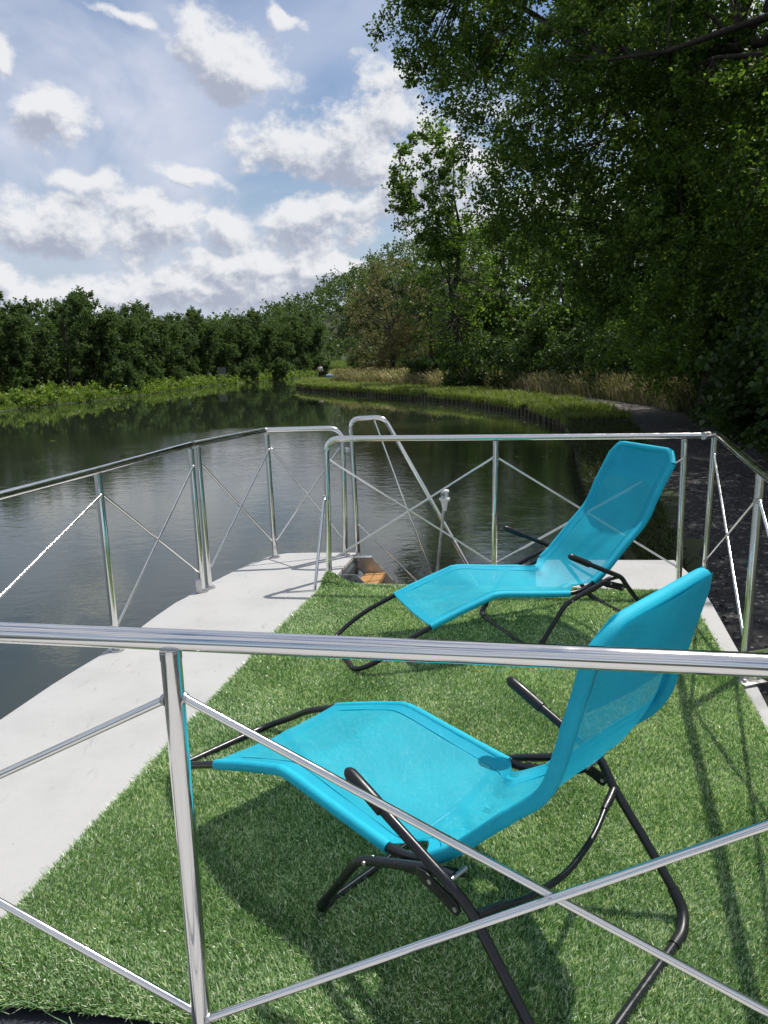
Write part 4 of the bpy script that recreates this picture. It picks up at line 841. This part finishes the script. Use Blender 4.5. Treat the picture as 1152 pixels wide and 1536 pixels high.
# --- bank plants
def blades(rg, X, Y, Z, h, w_, bend=.35, heads=None, wind=(-.3, 0)):
    N = len(X); a = rg.uniform(0, 2*np.pi, N); l = np.abs(rg.normal(0, 1, N)*bend*.5+bend); ph = rg.uniform(0, np.pi, N)
    dx = (np.cos(a)*l+wind[0])*h; dy = (np.sin(a)*l+wind[1])*h; b0 = np.stack([X, Y, Z], -1); mid = b0+np.stack([dx*.35, dy*.35, h*.6], -1); tp = b0+np.stack([dx, dy, h*np.maximum(.35, 1-.4*l)], -1)
    s_ = np.stack([np.cos(ph)*w_, np.sin(ph)*w_, 0*ph], -1); V = [b0-s_, b0+s_, mid+s_*.8, mid-s_*.8]; V4 = np.stack(V, 1); V4b = np.stack([mid-s_*.8, mid+s_*.8, tp+s_*.15, tp-s_*.15], 1)
    out = [V4, V4b]
    if heads is not None:
        k = rg.uniform(size=N) < heads; q = tp[k]; d_ = np.stack([dx[k], dy[k], h[k]*.6], -1); d_ = unit(d_)*(.12+.08*rg.uniform(size=(k.sum(), 1))); s2 = s_[k]*1.8
        out.append(np.stack([q-d_*.1, q+d_*.4+s2, q+d_*1.1, q+d_*.4-s2], 1))
    return np.concatenate(out)
rg = np.random.default_rng(70)
# tall dry grass on the right bank
N = 40000; Y = rg.uniform(27, 84, N)**1.0; cx, hw = path_c(Y)
X = np.where(Y < 64, cx+hw+rg.uniform(.0, 1, N)**.8*np.interp(Y, [27, 34, 60], [1.2, 3.0, 5.0]), XR(Y)+3.6+rg.uniform(0, 6, N))
k = ~((Y > 76) & (X > 1)) & ~((Y > 62) & (X < -.0775*Y+1.1)); X, Y = X[k], Y[k]; N = len(X)
V4 = blades(rg, X, Y, land_z(X, Y), rg.uniform(.5, 1.25, N), .010+.00022*Y, .28, .55, (-.28, 0))
o = link('tall_dry_grass', quad_mesh('tall_dry_grass', V4), M_DRY); tag(o, 'tall straw-coloured grass with seed heads behind the path on the right bank', 'grass', kind='stuff')
# green grass on the bank edge, right
N = 30000; Y = rg.uniform(23.5, 86, N); cx, hw = path_c(Y); xr = XR(Y); lim = np.where(Y < 64, cx-hw, xr+3)
X = xr-.05+(np.maximum(lim-xr, .5)+.1)*rg.uniform(0, 1, N)**1.25
V4 = blades(rg, X, Y, land_z(np.maximum(X, xr+.05), Y), rg.uniform(.14, .42, N)*(1+.45*np.sin(Y*1.9+np.sin(X*2))*np.sin(Y*.53)), .009+.00024*Y, np.where(X < xr+.25, 1.1, .55), None, (-.2, 0))
Nh = 13000; Yh = rg.uniform(22, 86, Nh); Xh = XR(Yh)-rg.uniform(.06, .20, Nh); keep_h = np.sin(Yh*2.3)+np.sin(Yh*.9+1) > rg.uniform(-1.6, 1.2, Nh); Yh, Xh = Yh[keep_h], Xh[keep_h]; Nh = len(Xh)
V4 = np.concatenate([V4, blades(rg, Xh, Yh, np.full(Nh, -.50), -rg.uniform(.10, .36, Nh), .009+.00024*Yh, .3, None, (.1, 0))])
o = link('bank_grass', quad_mesh('bank_grass', V4), M_GRASS); tag(o, 'sunlit green grass spilling over the timber piles of the right bank', 'grass', kind='stuff')
# shaded grass between path and boat side, and beyond the path
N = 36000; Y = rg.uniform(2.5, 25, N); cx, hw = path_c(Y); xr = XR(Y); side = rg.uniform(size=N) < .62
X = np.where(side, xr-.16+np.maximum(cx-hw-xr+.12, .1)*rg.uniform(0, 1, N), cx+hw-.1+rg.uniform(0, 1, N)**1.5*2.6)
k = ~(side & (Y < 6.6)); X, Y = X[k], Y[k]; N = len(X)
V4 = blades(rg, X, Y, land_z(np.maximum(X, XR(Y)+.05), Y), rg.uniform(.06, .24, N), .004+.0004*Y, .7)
o = link('shaded_grass', quad_mesh('shaded_grass', V4), M_SHADE_GRASS); tag(o, 'short shaded grass on both sides of the dark gravel path near the boat', 'grass', kind='stuff')
# scattered stones on the path
sb = MB(); rn = random.Random(8)
for _ in range(900):
    yy = rn.uniform(1.5, 14); cx, hw = path_c(yy); xx = cx+rn.uniform(-1, 1)*hw; s_ = rn.uniform(.012, .032); zz = float(land_z(xx, yy))+.035
    ax = Matrix.Rotation(rn.uniform(0, 3), 3, 'Z') @ Matrix.Rotation(rn.uniform(-.5, .5), 3, 'X'); sb.box((xx, yy, zz), (s_, s_*rn.uniform(.6, 1), s_*.6), ax=ax)
o = sb.build('loose_stones', M_PATH, smooth=False, recalc=False); tag(o, 'small loose stones scattered over the dark gravel path', 'stones', kind='stuff')
# weeds on the left bank
N = 30000; Y = rg.uniform(28, 150, N)**1.0; Y = 28+(Y-28)**1.0*np.sqrt(rg.uniform(0, 1, N)); X = XL(Y)+.25-rg.uniform(0, 1, N)*4.6
V4 = blades(rg, X, Y, land_z(np.minimum(X, XL(Y)-.02), Y), rg.uniform(.2, .75, N)*(.75+.5*np.sin(Y*.6)*np.sin(Y*.23+1)), .012+.00032*Y, .5, None, (0, 0))
o = link('left_bank_grass', quad_mesh('left_bank_grass', V4), M_WEED); tag(o, 'bright green grass and weeds covering the far left bank', 'grass', kind='stuff')
Cc = []
for _ in range(560):
    yy = 30+rg.uniform(0, 1)**1.25*120; dd = rg.uniform(-.1, 1)**1.0*3.4; xx = float(XL(yy))-dd; Cc.append((xx, yy, float(land_z(min(xx, float(XL(yy))-.05), yy))+rg.uniform(.1, .55)))
Cc = np.array(Cc); Pp, V4 = leaves(rg, Cc, rg.uniform(.3, .75, len(Cc)), Cc.mean(0)-[0, 0, 20], 9, 9, .19)
o = link('left_bank_herbs', quad_mesh('left_bank_herbs', V4), M_WEED); tag(o, 'leafy herbs and nettles along the water line of the far left bank', 'plants', kind='stuff')
# leaves and scum drifting on the water
fl_ = []
for _ in range(150):
    yy = rg.uniform(14, 90); t_ = rg.uniform(.02, .98) if rg.uniform() < .5 else 1-abs(rg.normal(0, .06)); xx = XL(yy)+(XR(yy)-.15-XL(yy))*min(t_, .995); a_ = rg.uniform(0, 3.14); s__ = rg.uniform(.03, .09)*(1+yy/60); ca, sa = math.cos(a_)*s__, math.sin(a_)*s__
    fl_ += [(xx-ca, yy-sa, WATER_Z+.006), (xx+sa*.5, yy-ca*.5, WATER_Z+.008), (xx+ca, yy+sa, WATER_Z+.006), (xx-sa*.5, yy+ca*.5, WATER_Z+.009)]
o = link('floating_leaves', mesh_np('floating_leaves', fl_, np.arange(len(fl_)).reshape(-1, 4)), M_GRASS); tag(o, 'scattered leaves and bits drifting on the river surface', 'leaves', kind='stuff')
# reeds at the bend
N = 9000; Y = rg.uniform(150, 206, N); X = XL(Y)+rg.uniform(-5, 1.0, N); V4 = blades(rg, X, Y, land_z(np.minimum(X, XL(Y)-.02), Y)-.0, rg.uniform(1.2, 2.6, N), .07*np.ones(N), .2)
o = link('reeds', quad_mesh('reeds', V4), M_REED); tag(o, 'pale green reeds closing the far bend of the river', 'reeds', kind='stuff')
# individual bushes on the left bank
bsh = []
for sd0 in (81, 82):
    tm, bm_, P, V4 = tree_meshes(sd0, 1.7, [(0, 0, .85, .95, .9, .8, 30, .38), (0, 0, .35, 1.0, .9, .4, 12, .34)], .04, T=10, L=10, leaf=.16, limbs=5, fork=.05)
    me = quad_mesh('bush_crown', V4); me.materials.append(M_LEFT); bsh.append([('stem', mb_mesh(tm, 'stem', M_BARK)), ('crown', me)])
for i, (x_, y_, s_, k, lb) in enumerate([(-21.7, 62.0, 1.2, 0, 'round grey-green bush at the water edge of the left bank, with a taller sprig'), (-21.6, 64.0, .9, 1, 'small bush just right of the round grey-green bush on the left bank'),
        (-14.9, 108, 1.4, 1, 'low bush on the left bank below the small grey sign'), (-10.7, 134, 1.8, 0, 'dark bush among the reeds at the far end of the left bank'), (-17.3, 98.5, 1.2, 0, 'leafy bush on the left bank left of the small grey sign')]):
    place_tree('bush', lb, 'bush', (x_, y_), bsh[k], rz=i*1.3, group='bushes on the left bank', sc_=s_, scz=s_*(1.35 if i == 0 else 1))
# grey sign on the left bank
sg_ = thing('sign_board', 'small blank grey sign board on posts among the weeds of the left bank', 'sign', (-19.3, 90.5, float(land_z(-20.6, 90.5))), .1)
m_ = MB(); m_.box((0, 0, 1.35), (1.0, .05, .8)); m_.build('board', M_GREY, sg_, smooth=False, bevel=.01)
for sx__ in (-.35, .35):
    m_ = MB(); m_.rod((sx__, .06, -.2), (sx__, .06, 1.7), .04, 8); m_.build('post', M_GREY, sg_)

# pale dead branch in the wood edge
m_ = MB(); q = [Vector(p_) for p_ in ((0, 0, 0), (.28, 0, .06), (.5, .05, .35), (.62, .05, .38))]
m_.tube(fillet(q, .1, 4), [.035]*len(fillet(q, .1, 4)), 7); m_.tube([q[2], q[2]+Vector((.02, 0, .3))], .018, 6)
db = m_.build('dead_branch', M_PALE); db.location = (6.55, 33.2, 3.3); tag(db, 'pale bare broken branch hanging in the dark foliage of the wood edge', 'branch')

# --- angler at the tip of the grassy point
def skin_body(name, verts, edges, radii, m_, parent, root=0, lv_=1):
    me = bpy.data.meshes.new(name); me.from_pydata(verts, edges, []); o = bpy.data.objects.new(name, me); col.objects.link(o)
    md = o.modifiers.new('skin', 'SKIN'); 
    for i, r in enumerate(radii): me.skin_vertices[0].data[i].radius = r
    me.skin_vertices[0].data[root].use_root = True
    ss = o.modifiers.new('sub', 'SUBSURF'); ss.levels = lv_; ss.render_levels = lv_
    dg = bpy.context.evaluated_depsgraph_get(); ev = o.evaluated_get(dg); nm = bpy.data.meshes.new_from_object(ev)
    bpy.data.objects.remove(o); nm.materials.clear(); nm.materials.append(m_); return link(name, nm, None, parent, smooth=True)
px_, py_ = -6.75, 83.0
pe = thing('person', 'person in a white shirt and dark trousers standing at the tip of the grassy point', 'person', (px_, py_, float(land_z(px_, py_))), .5)
vb = [(0, 0, .95), (0, 0, 1.2), (0, 0, 1.42), (0, 0, 1.52), (0, -.01, 1.64), (0, 0, 1.74), (.09, 0, .9), (.11, .02, .5), (.12, 0, .08), (.13, -.13, .04), (-.09, 0, .9), (-.11, .01, .5), (-.12, 0, .08), (-.13, -.13, .04),
      (.19, 0, 1.42), (.25, -.02, 1.15), (.22, -.22, 1.02), (.2, -.3, 1.0), (-.19, 0, 1.42), (-.25, -.02, 1.15), (-.2, -.22, 1.05), (-.17, -.3, 1.03)]
eb = [(0, 1), (1, 2), (2, 3), (3, 4), (4, 5), (0, 6), (6, 7), (7, 8), (8, 9), (0, 10), (10, 11), (11, 12), (12, 13), (2, 14), (14, 15), (15, 16), (16, 17), (2, 18), (18, 19), (19, 20), (20, 21)]
rb = [(.13, .1), (.13, .1), (.12, .09), (.055, .055), (.085, .1), (.06, .07), (.085, .085), (.06, .06), (.04, .045), (.04, .03), (.085, .085), (.06, .06), (.04, .045), (.04, .03), (.055, .055), (.042, .042), (.033, .033), (.035, .02), (.055, .055), (.042, .042), (.033, .033), (.035, .02)]
skin_body('body', vb, eb, rb, M_SKIN, pe)
i_ = [0, 6, 7, 8, 10, 11, 12]; mp_ = {a: k for k, a in enumerate(i_)}
skin_body('trousers', [vb[a] for a in i_], [(mp_[a], mp_[b_]) for a, b_ in eb if a in mp_ and b_ in mp_], [(rb[a][0]+.025, rb[a][1]+.025) for a in i_], M_CLOTH, pe)
i_ = [0, 1, 2, 14, 15, 18, 19]; mp_ = {a: k for k, a in enumerate(i_)}
skin_body('shirt', [vb[a] if a else (0, 0, 1.0) for a in i_], [(mp_[a], mp_[b_]) for a, b_ in eb if a in mp_ and b_ in mp_], [(rb[a][0]+.03, rb[a][1]+.03) for a in i_], M_SHIRT, pe)
m_ = MB(); lathe(m_, (0, .015, 1.66), [(.105, 0), (.108, .05), (.09, .11), (.03, .135)], 12); m_.build('hair', M_CLOTH, pe)
tb = thing('tackle_bag', 'low blue and white bundle lying in the grass beside the person', 'bag', (-5.55, 82.5, float(land_z(-5.55, 82.5))), .3)
m_ = MB(); m_.tube([(-.55, 0, .3), (-.4, 0, .32), (0, 0, .36), (.4, 0, .30), (.55, 0, .26)], [.1, .24, .27, .24, .08], 12); m_.build('bag_body', M_BLUE, tb)
m_ = MB(); m_.tube([(-.5, .05, .52), (-.2, .05, .62), (.15, .0, .6)], [.05, .09, .04], 10); m_.build('bag_flap', M_SHIRT, tb)
